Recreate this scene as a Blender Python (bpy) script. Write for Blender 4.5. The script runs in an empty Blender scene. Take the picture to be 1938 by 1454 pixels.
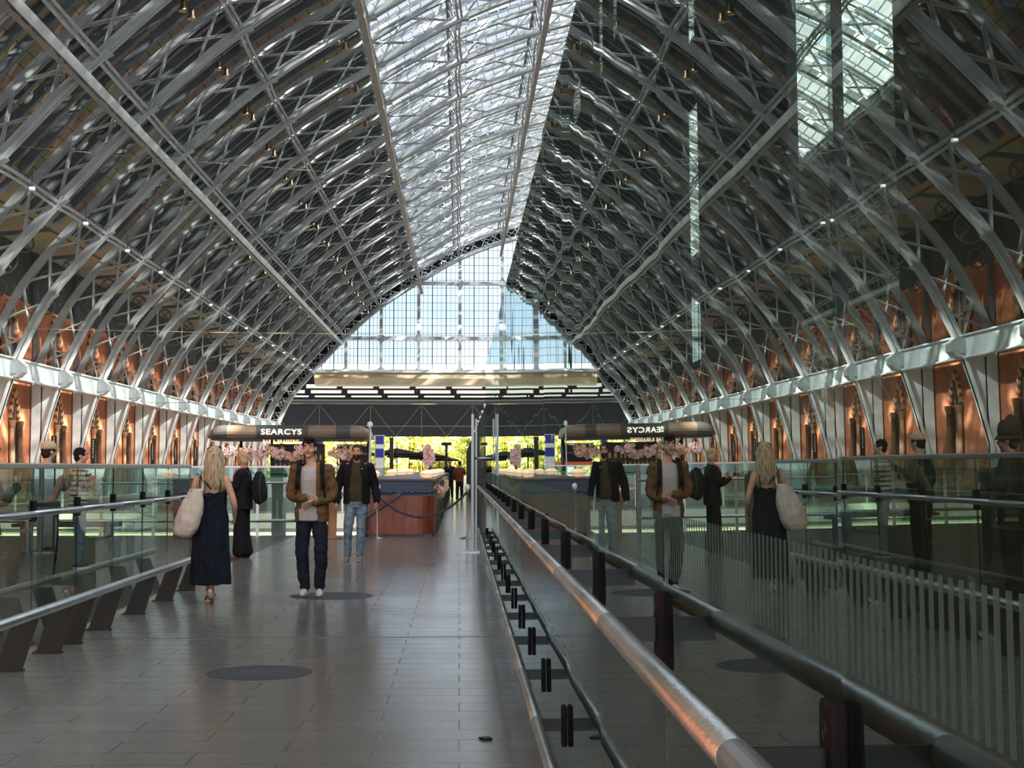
import bpy, bmesh, math, random
from mathutils import Vector, Matrix, noise as mnoise
from math import sin, cos, pi, radians, sqrt, atan2

# ------------------------------------------------------------------ camera, world, sun, exposure
EYE = 1.47
F = 2700.0
cam_d = bpy.data.cameras.new('camera'); cam = bpy.data.objects.new('camera', cam_d)
bpy.context.scene.collection.objects.link(cam)
cam_d.sensor_width = 36.0; cam_d.lens = F / 1938 * 36.0; cam_d.clip_end = 3000; cam_d.clip_start = .05
yaw = math.atan(99 / F); pitch = math.atan(157 / F)
cam.location = (0, 0, EYE)
cam.rotation_euler = (pi / 2 + pitch, 0, -yaw)
SC = bpy.context.scene
SC.camera = cam

w = bpy.data.worlds.new('sky'); SC.world = w; w.use_nodes = True
nt = w.node_tree; nt.nodes.clear()
def N(nt, t, **k):
    n = nt.nodes.new(t)
    for a, b in k.items():
        if a == 'inp':
            for q, v in b.items(): n.inputs[q].default_value = v
        else: setattr(n, a, b)
    return n
out = N(nt, 'ShaderNodeOutputWorld'); bg = N(nt, 'ShaderNodeBackground', inp={'Strength': 3.4})
tc = N(nt, 'ShaderNodeTexCoord'); mp = N(nt, 'ShaderNodeMapping'); mp.inputs['Scale'].default_value = (1, 1, 2.2)
nz = N(nt, 'ShaderNodeTexNoise', inp={'Scale': 3.2, 'Detail': 6.0, 'Roughness': .55})
cr = N(nt, 'ShaderNodeValToRGB')
cr.color_ramp.elements[0].position = .36; cr.color_ramp.elements[0].color = (.58, .74, .95, 1)
cr.color_ramp.elements[1].position = .56; cr.color_ramp.elements[1].color = (.97, .98, 1, 1)
L = nt.links.new
L(tc.outputs['Generated'], mp.inputs['Vector']); L(mp.outputs['Vector'], nz.inputs['Vector'])
L(nz.outputs['Fac'], cr.inputs['Fac']); L(cr.outputs['Color'], bg.inputs['Color']); L(bg.outputs[0], out.inputs[0])

sun_d = bpy.data.lights.new('sun', 'SUN'); sun_d.energy = 54; sun_d.angle = radians(.6); sun_d.color = (1, .93, .82)
sun = bpy.data.objects.new('sun', sun_d); SC.collection.objects.link(sun)
sdir = Vector((-.73, .43, -.51)).normalized()
sun.rotation_euler = sdir.to_track_quat('-Z', 'Y').to_euler()

vs = SC.view_settings
vs.view_transform = 'Standard'; vs.look = 'None'; vs.gamma = 1; vs.use_curve_mapping = False; vs.exposure = 0.0

# ------------------------------------------------------------------ helpers
C = SC.collection
def V3(*a): return Vector(a)

class MB:
    """collects shapes for ONE mesh object (world coordinates unless the parent is local)"""
    def __init__(s): s.v = []; s.f = []; s.sm = []
    def add(s, vs_, fs, smooth=False):
        o = len(s.v); s.v += [tuple(p) for p in vs_]
        for f in fs: s.f.append([i + o for i in f]); s.sm.append(smooth)
        return s
    def box(s, c, d, rz=0, m=None):
        x, y, z = d[0] / 2, d[1] / 2, d[2] / 2
        pts = [Vector((a * x, b * y, e * z)) for e in (-1, 1) for b in (-1, 1) for a in (-1, 1)]
        if rz: R = Matrix.Rotation(rz, 3, 'Z'); pts = [R @ p for p in pts]
        if m: pts = [m @ p for p in pts]
        c = Vector(c)
        return s.add([p + c for p in pts], [(0, 2, 3, 1), (4, 5, 7, 6), (0, 1, 5, 4), (2, 6, 7, 3), (0, 4, 6, 2), (1, 3, 7, 5)])
    def bbox(s, a, b): return s.box([(a[i] + b[i]) / 2 for i in range(3)], [abs(b[i] - a[i]) for i in range(3)])
    def rbox(s, c, d, r=.02, seg=2, rz=0):
        bm = bmesh.new(); bmesh.ops.create_cube(bm, size=1)
        for v in bm.verts: v.co = Vector((v.co.x * d[0], v.co.y * d[1], v.co.z * d[2]))
        bmesh.ops.bevel(bm, geom=bm.edges[:] , offset=min(r, min(d) * .49), segments=seg, affect='EDGES', profile=.5)
        if rz: bmesh.ops.rotate(bm, verts=bm.verts, matrix=Matrix.Rotation(rz, 3, 'Z'))
        bm.verts.index_update()
        s.add([v.co + Vector(c) for v in bm.verts], [[v.index for v in f.verts] for f in bm.faces], False); bm.free(); return s
    def beam(s, a, b, w_, h, up=(0, 0, 1)):
        a = Vector(a); b = Vector(b); d = (b - a)
        if d.length < 1e-6: return s
        d.normalize(); up = Vector(up)
        if abs(d.dot(up)) > .98: up = Vector((1, 0, 0))
        r = d.cross(up).normalized(); u = r.cross(d)
        P = []
        for p in (a, b):
            for q, t in ((-1, -1), (1, -1), (1, 1), (-1, 1)): P.append(p + r * q * w_ / 2 + u * t * h / 2)
        return s.add(P, [(3, 2, 1, 0), (4, 5, 6, 7), (0, 1, 5, 4), (1, 2, 6, 5), (2, 3, 7, 6), (3, 0, 4, 7)])
    def tube(s, pts, r, n=8, caps=True, smooth=True, flat=1.0):
        pts = [Vector(p) for p in pts]; k = len(pts)
        rs = r if isinstance(r, (list, tuple)) else [r] * k
        d0 = (pts[1] - pts[0]).normalized(); up = Vector((0, 0, 1)) if abs(d0.z) < .9 else Vector((1, 0, 0))
        u = d0.cross(up).normalized(); V = []; Fs = []
        for i, p in enumerate(pts):
            d = (pts[min(i + 1, k - 1)] - pts[max(i - 1, 0)]).normalized()
            u = (u - d * u.dot(d)).normalized(); vv = d.cross(u)
            for j in range(n):
                a = 2 * pi * j / n; V.append(p + u * cos(a) * rs[i] + vv * sin(a) * rs[i] * flat)
        for i in range(k - 1):
            for j in range(n): Fs.append((i * n + j, i * n + (j + 1) % n, (i + 1) * n + (j + 1) % n, (i + 1) * n + j))
        s.add(V, Fs, smooth)
        if caps:
            o = len(s.v) - len(V)
            s.f.append([o + j for j in reversed(range(n))]); s.sm.append(False)
            s.f.append([o + (k - 1) * n + j for j in range(n)]); s.sm.append(False)
        return s
    def lathe(s, prof, c=(0, 0, 0), n=24, smooth=True, sx=1, sy=1):
        V = []; Fs = []; c = Vector(c)
        for r, z in prof:
            for j in range(n):
                a = 2 * pi * j / n; V.append(c + Vector((cos(a) * r * sx, sin(a) * r * sy, z)))
        for i in range(len(prof) - 1):
            for j in range(n): Fs.append((i * n + j, i * n + (j + 1) % n, (i + 1) * n + (j + 1) % n, (i + 1) * n + j))
        if prof[0][0] > 1e-5: Fs.append([j for j in reversed(range(n))])
        if prof[-1][0] > 1e-5: Fs.append([(len(prof) - 1) * n + j for j in range(n)])
        return s.add(V, Fs, smooth)
    def ell(s, c, r, m=None, n=16, k=10):
        c = Vector(c); V = []; Fs = []
        for i in range(k + 1):
            t = pi * i / k
            for j in range(n):
                a = 2 * pi * j / n; p = Vector((sin(t) * cos(a) * r[0], sin(t) * sin(a) * r[1], -cos(t) * r[2]))
                V.append(c + (m @ p if m else p))
        for i in range(k):
            for j in range(n): Fs.append((i * n + j, i * n + (j + 1) % n, (i + 1) * n + (j + 1) % n, (i + 1) * n + j))
        return s.add(V, Fs, True)
    def prism(s, poly, ax, t0, t1):
        """poly: list of 2D; ax 'y' extrudes XZ polygon from y=t0..t1; 'x' extrudes YZ; 'z' extrudes XY"""
        def m(p, t): return {'y': (p[0], t, p[1]), 'x': (t, p[0], p[1]), 'z': (p[0], p[1], t)}[ax]
        n = len(poly); V = [m(p, t0) for p in poly] + [m(p, t1) for p in poly]
        Fs = [list(range(n)), list(range(2 * n - 1, n - 1, -1))] + [(i, i + n, (i + 1) % n + n, (i + 1) % n) for i in range(n)]
        return s.add(V, Fs)
    def sweepxz(s, path, wy, th, y=0, off=0):
        """bar along a path in the XZ plane; wy = width in y, th = thickness along the normal, off = offset along outward normal"""
        k = len(path); V = []; Fs = []
        nr = normals(path)
        for (x, z), (nx, nz_) in zip(path, nr):
            for a, b in ((-1, -1), (1, -1), (1, 1), (-1, 1)):
                o = off + b * th / 2; V.append((x + nx * o, y + a * wy / 2, z + nz_ * o))
        for i in range(k - 1):
            for j in range(4): Fs.append((i * 4 + j, i * 4 + (j + 1) % 4, (i + 1) * 4 + (j + 1) % 4, (i + 1) * 4 + j))
        Fs.append((3, 2, 1, 0)); o = (k - 1) * 4; Fs.append((o, o + 1, o + 2, o + 3))
        return s.add(V, Fs)
    def build(s, name, mat, parent=None, local=False, fixn=True, kind=None):
        me = bpy.data.meshes.new(name)
        P = s.v
        if parent is not None and not local:
            q = parent
            ox = Vector((0, 0, 0))
            while q is not None: ox += q.location; q = q.parent
            P = [(a - ox.x, b - ox.y, c - ox.z) for a, b, c in s.v]
        me.from_pydata(P, [], s.f); me.update()
        me.polygons.foreach_set('use_smooth', s.sm)
        if fixn:
            bm = bmesh.new(); bm.from_mesh(me); bmesh.ops.recalc_face_normals(bm, faces=bm.faces); bm.to_mesh(me); bm.free()
        o = bpy.data.objects.new(name, me); C.objects.link(o)
        if mat: me.materials.append(mat)
        if parent is not None: o.parent = parent
        if kind: o['kind'] = kind
        return o

def tag(o, label=None, cat=None, group=None, kind=None):
    if label: o['label'] = label
    if cat: o['category'] = cat
    if group: o['group'] = group
    if kind: o['kind'] = kind
    return o
def thing(name, label, cat, loc=(0, 0, 0), rz=0, group=None):
    o = bpy.data.objects.new(name, None); C.objects.link(o); o.empty_display_size = .1
    o.location = loc; o.rotation_euler = (0, 0, rz); tag(o, label, cat, group); return o
KIDS = {}
def copy_tree(o, loc=None, rz=None, label=None, parent=None):
    c = o.copy(); C.objects.link(c)
    if parent is not None: c.parent = parent
    if loc is not None: c.location = loc
    if rz is not None: c.rotation_euler = (0, 0, rz)
    if label: c['label'] = label
    for ch in list(o.children): copy_tree(ch, parent=c)
    return c
ORD = ['nearest', 'second', 'third', 'fourth', 'fifth', 'sixth', 'seventh', 'eighth', 'ninth', 'tenth', 'eleventh', 'twelfth', 'thirteenth',
       'fourteenth', 'fifteenth', 'sixteenth', 'seventeenth', 'eighteenth', 'nineteenth', 'twentieth', 'twenty-first', 'twenty-second']

# ------------------------------------------------------------------ materials
def mat(name, col, rough=.6, metal=0, var=0, vscale=4, bump=0, bscale=30, spec=.5, emit=None, es=0, col2=None, stretch=None):
    m = bpy.data.materials.new(name); m.use_nodes = True; t = m.node_tree; b = t.nodes['Principled BSDF']
    b.inputs['Base Color'].default_value = (*col, 1); b.inputs['Roughness'].default_value = rough; b.inputs['Metallic'].default_value = metal
    b.inputs['Specular IOR Level'].default_value = spec
    if emit: b.inputs['Emission Color'].default_value = (*emit, 1); b.inputs['Emission Strength'].default_value = es
    if var or bump or col2:
        tcn = N(t, 'ShaderNodeTexCoord'); src = tcn.outputs['Object']
        if stretch:
            mp_ = N(t, 'ShaderNodeMapping'); mp_.inputs['Scale'].default_value = stretch; t.links.new(src, mp_.inputs[0]); src = mp_.outputs[0]
    if var or col2:
        n_ = N(t, 'ShaderNodeTexNoise', inp={'Scale': vscale, 'Detail': 5.0}); t.links.new(src, n_.inputs['Vector'])
        r_ = N(t, 'ShaderNodeValToRGB'); r_.color_ramp.elements[0].position = .35; r_.color_ramp.elements[1].position = .65
        c2 = col2 or tuple(min(1, c * (1 + var)) for c in col); c1 = col if col2 else tuple(c * (1 - var) for c in col)
        r_.color_ramp.elements[0].color = (*c1, 1); r_.color_ramp.elements[1].color = (*c2, 1)
        t.links.new(n_.outputs['Fac'], r_.inputs['Fac']); t.links.new(r_.outputs['Color'], b.inputs['Base Color'])
    if bump:
        n2 = N(t, 'ShaderNodeTexNoise', inp={'Scale': bscale, 'Detail': 4.0}); t.links.new(src, n2.inputs['Vector'])
        bp = N(t, 'ShaderNodeBump', inp={'Strength': bump, 'Distance': .02}); t.links.new(n2.outputs['Fac'], bp.inputs['Height']); t.links.new(bp.outputs[0], b.inputs['Normal'])
    return m

M = {}
M['iron'] = mat('grey_iron_paint', (.31, .335, .34), .5, 0, .10, 1.5)
M['rafter'] = mat('dusty_rafter_paint', (.105, .125, .14), .6, 0, .2, 1.0)
M['beam'] = mat('catwalk_paint', (.50, .54, .56), .45, 0, .1, 1)
M['beam_brown'] = mat('brown_rail_paint', (.22, .19, .17), .5, 0, .15, 1)
M['iron_sunlit'] = mat('sunlit_iron_paint', (.60, .67, .67), .5, 0, .08, 1.2)  # rib paint lightened; sunlight on feet and girders is put into this colour
M['poststeel'] = mat('satin_post_steel', (.30, .31, .31), .35, .8)
M['gable_iron'] = mat('gable_iron_paint', (.36, .40, .42), .5, 0, .25, .8)
M['black'] = mat('black_metal', (.012, .012, .013), .4, .3)
M['blackpaint'] = mat('black_paint', (.01, .01, .016), .6)
M['steel'] = mat('brushed_steel', (.50, .55, .57), .38, 1, .10, 6, .12, 90, stretch=(1, 1, 1))
M['darksteel'] = mat('dark_steel', (.10, .10, .10), .35, .8, .2, 8)
M['brass'] = mat('aged_brass', (.30, .21, .13), .35, 1, .2, 8)
M['cream'] = mat('cream_stone', (.27, .16, .09), .95, 0, .15, 2, spec=.1)
M['white'] = mat('white_paint', (.75, .75, .73), .5)
M['grey'] = mat('mid_grey', (.22, .23, .22), .6, 0, .1, 3)
M['fascia'] = mat('cream_fascia_cladding', (.66, .55, .38), .5, 0, .2, .25)
M['soffit'] = mat('dark_soffit', (.02, .022, .03), .7)
M['rubber'] = mat('black_rubber', (.01, .01, .01), .6)

def brick_mat():
    m = mat('red_brick', (.5, .15, .06), .85); t = m.node_tree; b = t.nodes['Principled BSDF']
    g = N(t, 'ShaderNodeNewGeometry'); sp = N(t, 'ShaderNodeSeparateXYZ'); cb = N(t, 'ShaderNodeCombineXYZ')
    t.links.new(g.outputs['Position'], sp.inputs[0]); t.links.new(sp.outputs[1], cb.inputs[0]); t.links.new(sp.outputs[2], cb.inputs[1])
    br = N(t, 'ShaderNodeTexBrick', inp={'Scale': 1.0, 'Color1': (.54, .18, .075, 1), 'Color2': (.43, .13, .055, 1), 'Mortar': (.36, .20, .12, 1), 'Mortar Size': .012, 'Brick Width': .32, 'Row Height': .11})
    t.links.new(cb.outputs[0], br.inputs['Vector'])
    n_ = N(t, 'ShaderNodeTexNoise', inp={'Scale': .7, 'Detail': 6.0}); t.links.new(g.outputs['Position'], n_.inputs['Vector'])
    mx = N(t, 'ShaderNodeMixRGB', blend_type='MULTIPLY', inp={'Fac': .6}); rr = N(t, 'ShaderNodeValToRGB')
    rr.color_ramp.elements[0].position = .3; rr.color_ramp.elements[0].color = (.5, .42, .4, 1); rr.color_ramp.elements[1].position = .7; rr.color_ramp.elements[1].color = (1.3, 1.2, 1.1, 1)
    t.links.new(n_.outputs['Fac'], rr.inputs['Fac']); t.links.new(br.outputs['Color'], mx.inputs[1]); t.links.new(rr.outputs[0], mx.inputs[2])
    t.links.new(mx.outputs[0], b.inputs['Base Color']); return m
M['brick'] = brick_mat()

def board_mat():
    m = mat('roof_boards', (.15, .115, .08), .8); t = m.node_tree; b = t.nodes['Principled BSDF']
    g = N(t, 'ShaderNodeNewGeometry'); sp = N(t, 'ShaderNodeSeparateXYZ')
    t.links.new(g.outputs['Position'], sp.inputs[0])
    mt = N(t, 'ShaderNodeMath', operation='MULTIPLY'); mt.inputs[1].default_value = 2.2; t.links.new(sp.outputs[2], mt.inputs[0])
    fr = N(t, 'ShaderNodeMath', operation='FRACT'); t.links.new(mt.outputs[0], fr.inputs[0])
    r = N(t, 'ShaderNodeValToRGB'); r.color_ramp.interpolation = 'LINEAR'
    r.color_ramp.elements[0].position = .04; r.color_ramp.elements[0].color = (.09, .07, .05, 1)
    r.color_ramp.elements[1].position = .10; r.color_ramp.elements[1].color = (.50, .39, .27, 1)
    t.links.new(fr.outputs[0], r.inputs['Fac'])
    n_ = N(t, 'ShaderNodeTexNoise', inp={'Scale': .5, 'Detail': 6.0}); t.links.new(g.outputs['Position'], n_.inputs['Vector'])
    mx = N(t, 'ShaderNodeMixRGB', blend_type='MULTIPLY', inp={'Fac': .7}); t.links.new(r.outputs[0], mx.inputs[1]); t.links.new(n_.outputs['Color'], mx.inputs[2])
    t.links.new(mx.outputs[0], b.inputs['Base Color']); return m
M['boards'] = board_mat()

def skyglass_mat():
    """patent glazing: some panes clear, most obscured; pane by pane"""
    m = bpy.data.materials.new('patent_glazing'); m.use_nodes = True; t = m.node_tree; t.nodes.clear()
    o = N(t, 'ShaderNodeOutputMaterial'); g = N(t, 'ShaderNodeTexCoord')
    mp_ = N(t, 'ShaderNodeMapping'); mp_.inputs['Scale'].default_value = (1 / .62, 1 / 1.117, 0)
    t.links.new(g.outputs['Object'], mp_.inputs[0])
    fl = N(t, 'ShaderNodeVectorMath', operation='FLOOR'); t.links.new(mp_.outputs[0], fl.inputs[0])
    wn = N(t, 'ShaderNodeTexWhiteNoise'); t.links.new(fl.outputs[0], wn.inputs['Vector'])
    gt = N(t, 'ShaderNodeMath', operation='GREATER_THAN'); gt.inputs[1].default_value = .80; t.links.new(wn.outputs['Value'], gt.inputs[0])
    tr = N(t, 'ShaderNodeBsdfTransparent', inp={'Color': (.95, .97, .98, 1)})
    tl = N(t, 'ShaderNodeBsdfTranslucent', inp={'Color': (.26, .27, .28, 1)})
    tr2 = N(t, 'ShaderNodeBsdfTransparent', inp={'Color': (.30, .32, .34, 1)})
    m1 = N(t, 'ShaderNodeMixShader', inp={0: .55}); t.links.new(tl.outputs[0], m1.inputs[2]); t.links.new(tr2.outputs[0], m1.inputs[1])
    m2 = N(t, 'ShaderNodeMixShader'); t.links.new(gt.outputs[0], m2.inputs[0]); t.links.new(m1.outputs[0], m2.inputs[1]); t.links.new(tr.outputs[0], m2.inputs[2])
    t.links.new(m2.outputs[0], o.inputs[0]); return m
M['skyglass'] = skyglass_mat()

def pane_mat(name, tint, ior=1.5, refl=(.9, .95, .93), bump=0, bscale=.6, frit=None, mx_r=1.0):
    m = bpy.data.materials.new(name); m.use_nodes = True; t = m.node_tree; t.nodes.clear()
    o = N(t, 'ShaderNodeOutputMaterial'); fr = N(t, 'ShaderNodeFresnel', inp={'IOR': ior}); g = N(t, 'ShaderNodeNewGeometry')
    # two-surface reflectance 2F/(1+F)
    a = N(t, 'ShaderNodeMath', operation='MULTIPLY'); a.inputs[1].default_value = 2.0; b = N(t, 'ShaderNodeMath', operation='ADD'); b.inputs[1].default_value = 1.0
    dv = N(t, 'ShaderNodeMath', operation='DIVIDE'); t.links.new(fr.outputs[0], a.inputs[0]); t.links.new(fr.outputs[0], b.inputs[0])
    t.links.new(a.outputs[0], dv.inputs[0]); t.links.new(b.outputs[0], dv.inputs[1])
    inv = N(t, 'ShaderNodeMath', operation='SUBTRACT'); inv.inputs[0].default_value = 1.0; t.links.new(g.outputs['Backfacing'], inv.inputs[1])
    f = N(t, 'ShaderNodeMath', operation='MULTIPLY', use_clamp=True); t.links.new(dv.outputs[0], f.inputs[0]); t.links.new(inv.outputs[0], f.inputs[1])
    tr = N(t, 'ShaderNodeBsdfTransparent', inp={'Color': (*tint, 1)}); gl = N(t, 'ShaderNodeBsdfGlossy', inp={'Color': (*refl, 1), 'Roughness': .0})
    if bump:
        tcn = N(t, 'ShaderNodeTexCoord'); mp_ = N(t, 'ShaderNodeMapping'); mp_.inputs['Scale'].default_value = (1, 1.6, .8); t.links.new(g.outputs['Position'], mp_.inputs[0])
        n_ = N(t, 'ShaderNodeTexNoise', inp={'Scale': bscale, 'Detail': 1.0}); t.links.new(mp_.outputs[0], n_.inputs['Vector'])
        bp = N(t, 'ShaderNodeBump', inp={'Strength': 1.0, 'Distance': bump}); t.links.new(n_.outputs['Fac'], bp.inputs['Height']); t.links.new(bp.outputs[0], gl.inputs['Normal'])
    ms = N(t, 'ShaderNodeMixShader'); t.links.new(f.outputs[0], ms.inputs[0]); t.links.new(tr.outputs[0], ms.inputs[1]); t.links.new(gl.outputs[0], ms.inputs[2])
    t.links.new(ms.outputs[0], o.inputs[0]); return m
M['wallglass'] = pane_mat('screen_glass', (.74, .82, .76), 1.85, (.74, .84, .82), bump=.0009, bscale=.9)
M['railglass'] = pane_mat('balustrade_glass', (.74, .82, .78), 1.5, (.85, .95, .92))
M['gableglass'] = pane_mat('gable_glass', (.62, .65, .66), 1.5)
M['frit'] = bpy.data.materials.new('etched_stripe'); M['frit'].use_nodes = True
_t = M['frit'].node_tree; _t.nodes.clear(); _o = N(_t, 'ShaderNodeOutputMaterial'); _m = N(_t, 'ShaderNodeMixShader', inp={0: .34})
_a = N(_t, 'ShaderNodeBsdfTransparent'); _b = N(_t, 'ShaderNodeBsdfDiffuse', inp={'Color': (.10, .21, .20, 1)})
_t.links.new(_a.outputs[0], _m.inputs[1]); _t.links.new(_b.outputs[0], _m.inputs[2]); _t.links.new(_m.outputs[0], _o.inputs[0])

def floor_mat():
    m = mat('floor_tiles', (.1, .1, .1), .2, spec=.5); t = m.node_tree; b = t.nodes['Principled BSDF']
    g = N(t, 'ShaderNodeNewGeometry')
    br = N(t, 'ShaderNodeTexBrick', inp={'Scale': 1.0, 'Color1': (.155, .153, .144, 1), 'Color2': (.172, .170, .160, 1), 'Mortar': (.07, .07, .065, 1), 'Mortar Size': .005, 'Brick Width': .9, 'Row Height': .3})
    t.links.new(g.outputs['Position'], br.inputs['Vector'])
    n_ = N(t, 'ShaderNodeTexNoise', inp={'Scale': 1.1, 'Detail': 8.0, 'Roughness': .6}); t.links.new(g.outputs['Position'], n_.inputs['Vector'])
    n2 = N(t, 'ShaderNodeTexNoise', inp={'Scale': 260.0, 'Detail': 2.0}); t.links.new(g.outputs['Position'], n2.inputs['Vector'])
    mx = N(t, 'ShaderNodeMixRGB', blend_type='OVERLAY', inp={'Fac': .6}); t.links.new(br.outputs[0], mx.inputs[1]); t.links.new(n2.outputs['Fac'], mx.inputs[2])
    t.links.new(mx.outputs[0], b.inputs['Base Color'])
    mr = N(t, 'ShaderNodeMapRange', inp={'From Min': .3, 'From Max': .7, 'To Min': .15, 'To Max': .22}); t.links.new(n_.outputs['Fac'], mr.inputs[0]); ma = N(t, 'ShaderNodeMath', operation='MULTIPLY_ADD'); ma.inputs[1].default_value = .14; t.links.new(br.outputs['Fac'], ma.inputs[0]); t.links.new(mr.outputs[0], ma.inputs[2]); t.links.new(ma.outputs[0], b.inputs['Roughness'])
    bp = N(t, 'ShaderNodeBump', inp={'Strength': .02, 'Distance': .001}); t.links.new(br.outputs['Fac'], bp.inputs['Height']); bp.invert = True
    bp2 = N(t, 'ShaderNodeBump', inp={'Strength': .05, 'Distance': .001}); t.links.new(n2.outputs['Fac'], bp2.inputs['Height']); t.links.new(bp.outputs[0], bp2.inputs['Normal'])
    t.links.new(bp.outputs[0], b.inputs['Normal']); b.inputs['Specular IOR Level'].default_value = 1.0; return m
M['floor'] = floor_mat()

# ------------------------------------------------------------------ vault section
BAY = 8.93; Y0 = 75.53                      # rib spacing, position of rib 0
XR = 11.2                                   # ridge
def normals(path):
    r = []
    for i in range(len(path)):
        a = path[max(i - 1, 0)]; b = path[min(i + 1, len(path) - 1)]
        dx, dz = b[0] - a[0], b[1] - a[1]; l = math.hypot(dx, dz) or 1
        r.append((-dz / l, dx / l))
    return r
def catmull(P, k):
    out = []
    Q = [tuple(2 * P[0][i] - P[1][i] for i in (0, 1))] + P + [tuple(2 * P[-1][i] - P[-2][i] for i in (0, 1))]
    for i in range(1, len(Q) - 2):
        for j in range(k):
            t = j / k; a, b, c, d = Q[i - 1:i + 3]
            out.append(tuple(.5 * (2 * b[m] + (c[m] - a[m]) * t + (2 * a[m] - 5 * b[m] + 4 * c[m] - d[m]) * t * t + (3 * b[m] - 3 * c[m] + d[m] - a[m]) * t ** 3) for m in (0, 1)))
    out.append(P[-1]); return out
E = EYE
HALF = [(-23.3, 5.17 + E), (-21.55, 8.75 + E), (-18.7, 12.15 + E), (-14.6, 16.55 + E), (-10.25, 20.45 + E), (-5.0, 23.9 + E), (0.0, 26.8 + E), (5.46, 28.95 + E), (11.2, 30.35 + E)]
hp = catmull(HALF, 4)
ARC = hp + [(2 * XR - x, z) for x, z in reversed(hp[:-1])]       # inner chord line, left springing to right springing
ARCN = normals(ARC)
def off(path, d): return [(x + n[0] * d, z + n[1] * d) for (x, z), n in zip(path, normals(path))]
ARCO = off(ARC, 1.75)
LOW = catmull([(-24.95, 0), (-24.6, 1.9), (-23.95, 4.5), (-23.3, 5.17 + E)], 3)
NODE = [4 * i for i in range(17)]           # purlin nodes along ARC (0 and 16*4 are the knuckles)
# ================================================================== THE SETTING
YE = Y0 + 12 * BAY       # gable plane 182.7
def struct(name, mb, m, **k): return mb.build(name, m, kind='structure', **k)

fl = MB()
VX0, VX1, VY0, VY1 = -22.0, -2.25, 31.0, 46.5        # opening to the level below
for a, b in (((-3.5, -8), (60, VY0)),):
    fl.bbox((a[0], a[1], -.45), (b[0], b[1], 0))
struct('floor', fl, M['floor'])
fl = MB()
for a, b in (((VX1, VY0), (60, VY1)), ((-60, VY1), (60, 420))): fl.bbox((a[0], a[1], -.45), (b[0], b[1], 0))
struct('floor_far', fl, mat('pale_stone_floor', (.34, .335, .29), .16, 0, .12, .8, spec=.7))
fl = MB()
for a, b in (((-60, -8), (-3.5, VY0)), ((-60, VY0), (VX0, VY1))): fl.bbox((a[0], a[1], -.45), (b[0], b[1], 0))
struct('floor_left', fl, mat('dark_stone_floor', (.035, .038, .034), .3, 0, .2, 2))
# lower arcade seen through the opening
M['lowfloor'] = mat('arcade_floor', (.30, .29, .24), .3)
lo = MB(); lo.bbox((-30, 20, -6.2), (4, 60, -6)); struct('floor_arcade', lo, M['lowfloor'])
M['shoplight'] = mat('lit_shop_interior', (.8, .8, .5), .6, emit=(.93, .97, .55), es=1.6)
sh = thing('shop_front', 'lit shop windows of the arcade below, seen through the floor opening', 'shop front', (-12, 46.6, -6))
fr = MB(); pn = MB()
for i in range(21):
    x = VX0 + i * (VX1 - VX0) / 20; fr.bbox((x - .12, 46.3, -6), (x + .12, 46.45, -.95))
fr.bbox((VX0, 46.3, -1.05), (VX1, 46.45, -.85)); fr.bbox((VX0, 46.3, -.62), (VX1, 46.45, -.45))
pn.bbox((VX0, 46.46, -5.9), (VX1, 46.5, -.5))
fr.build('window_frame', mat('shop_frame', (.25, .27, .2), .5), sh); pn.build('lit_pane', M['shoplight'], sh)
ed = MB(); ed.bbox((VX0, 46.25, -.5), (VX1, 46.49, -.02)); struct('trim_1', ed, mat('slab_edge', (.75, .72, .55), .5))

# side walls of brick up to the gutter
GUT = 12.6 + E
for side, X in (('left', -25.1), ('right', 2 * XR + 25.1)):
    s = -1 if side == 'left' else 1
    wl = MB(); wl.bbox((X, -40, 0), (X + s * .6, YE, 9.5 + E)); struct('wall_' + side, wl, M['brick'])
    wl = MB(); wl.bbox((X, -40, 9.5 + E), (X + s * .6, YE, GUT)); struct('wall_upper_' + side, wl, M['upperwall'] if 'upperwall' in M else M.setdefault('upperwall', mat('dark_iron_panelling', (.06, .065, .06), .7, 0, .3, .8)))

# boarded roof left and right of the glazing (one sheet each side)
ROOF = off(ARC, 2.15)
iL = NODE[5]
iR = NODE[11]
def roof_sheet(path, name, th=.12):
    mb = MB(); k = len(path); y0, y1 = -40, YE
    V = []
    nr = normals(path)
    for (x, z), n in zip(path, nr):
        V += [(x, y0, z), (x, y1, z), (x + n[0] * th, y1, z + n[1] * th), (x + n[0] * th, y0, z + n[1] * th)]
    Fs = []
    for i in range(k - 1):
        for j in range(4): Fs.append((i * 4 + j, i * 4 + (j + 1) % 4, (i + 1) * 4 + (j + 1) % 4, (i + 1) * 4 + j))
    Fs += [(3, 2, 1, 0), tuple((k - 1) * 4 + j for j in range(4))]
    mb.add(V, Fs); return struct(name, mb, M['boards'])
lp = [(-25.5, GUT), (-22.6, GUT + .5)] + [p for p in ROOF[NODE[2]:iL + 1]]
roof_sheet(lp, 'ceiling_left')
rp = [(2 * XR - x, z) for x, z in reversed(lp)]
roof_sheet(rp, 'ceiling_right')

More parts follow.
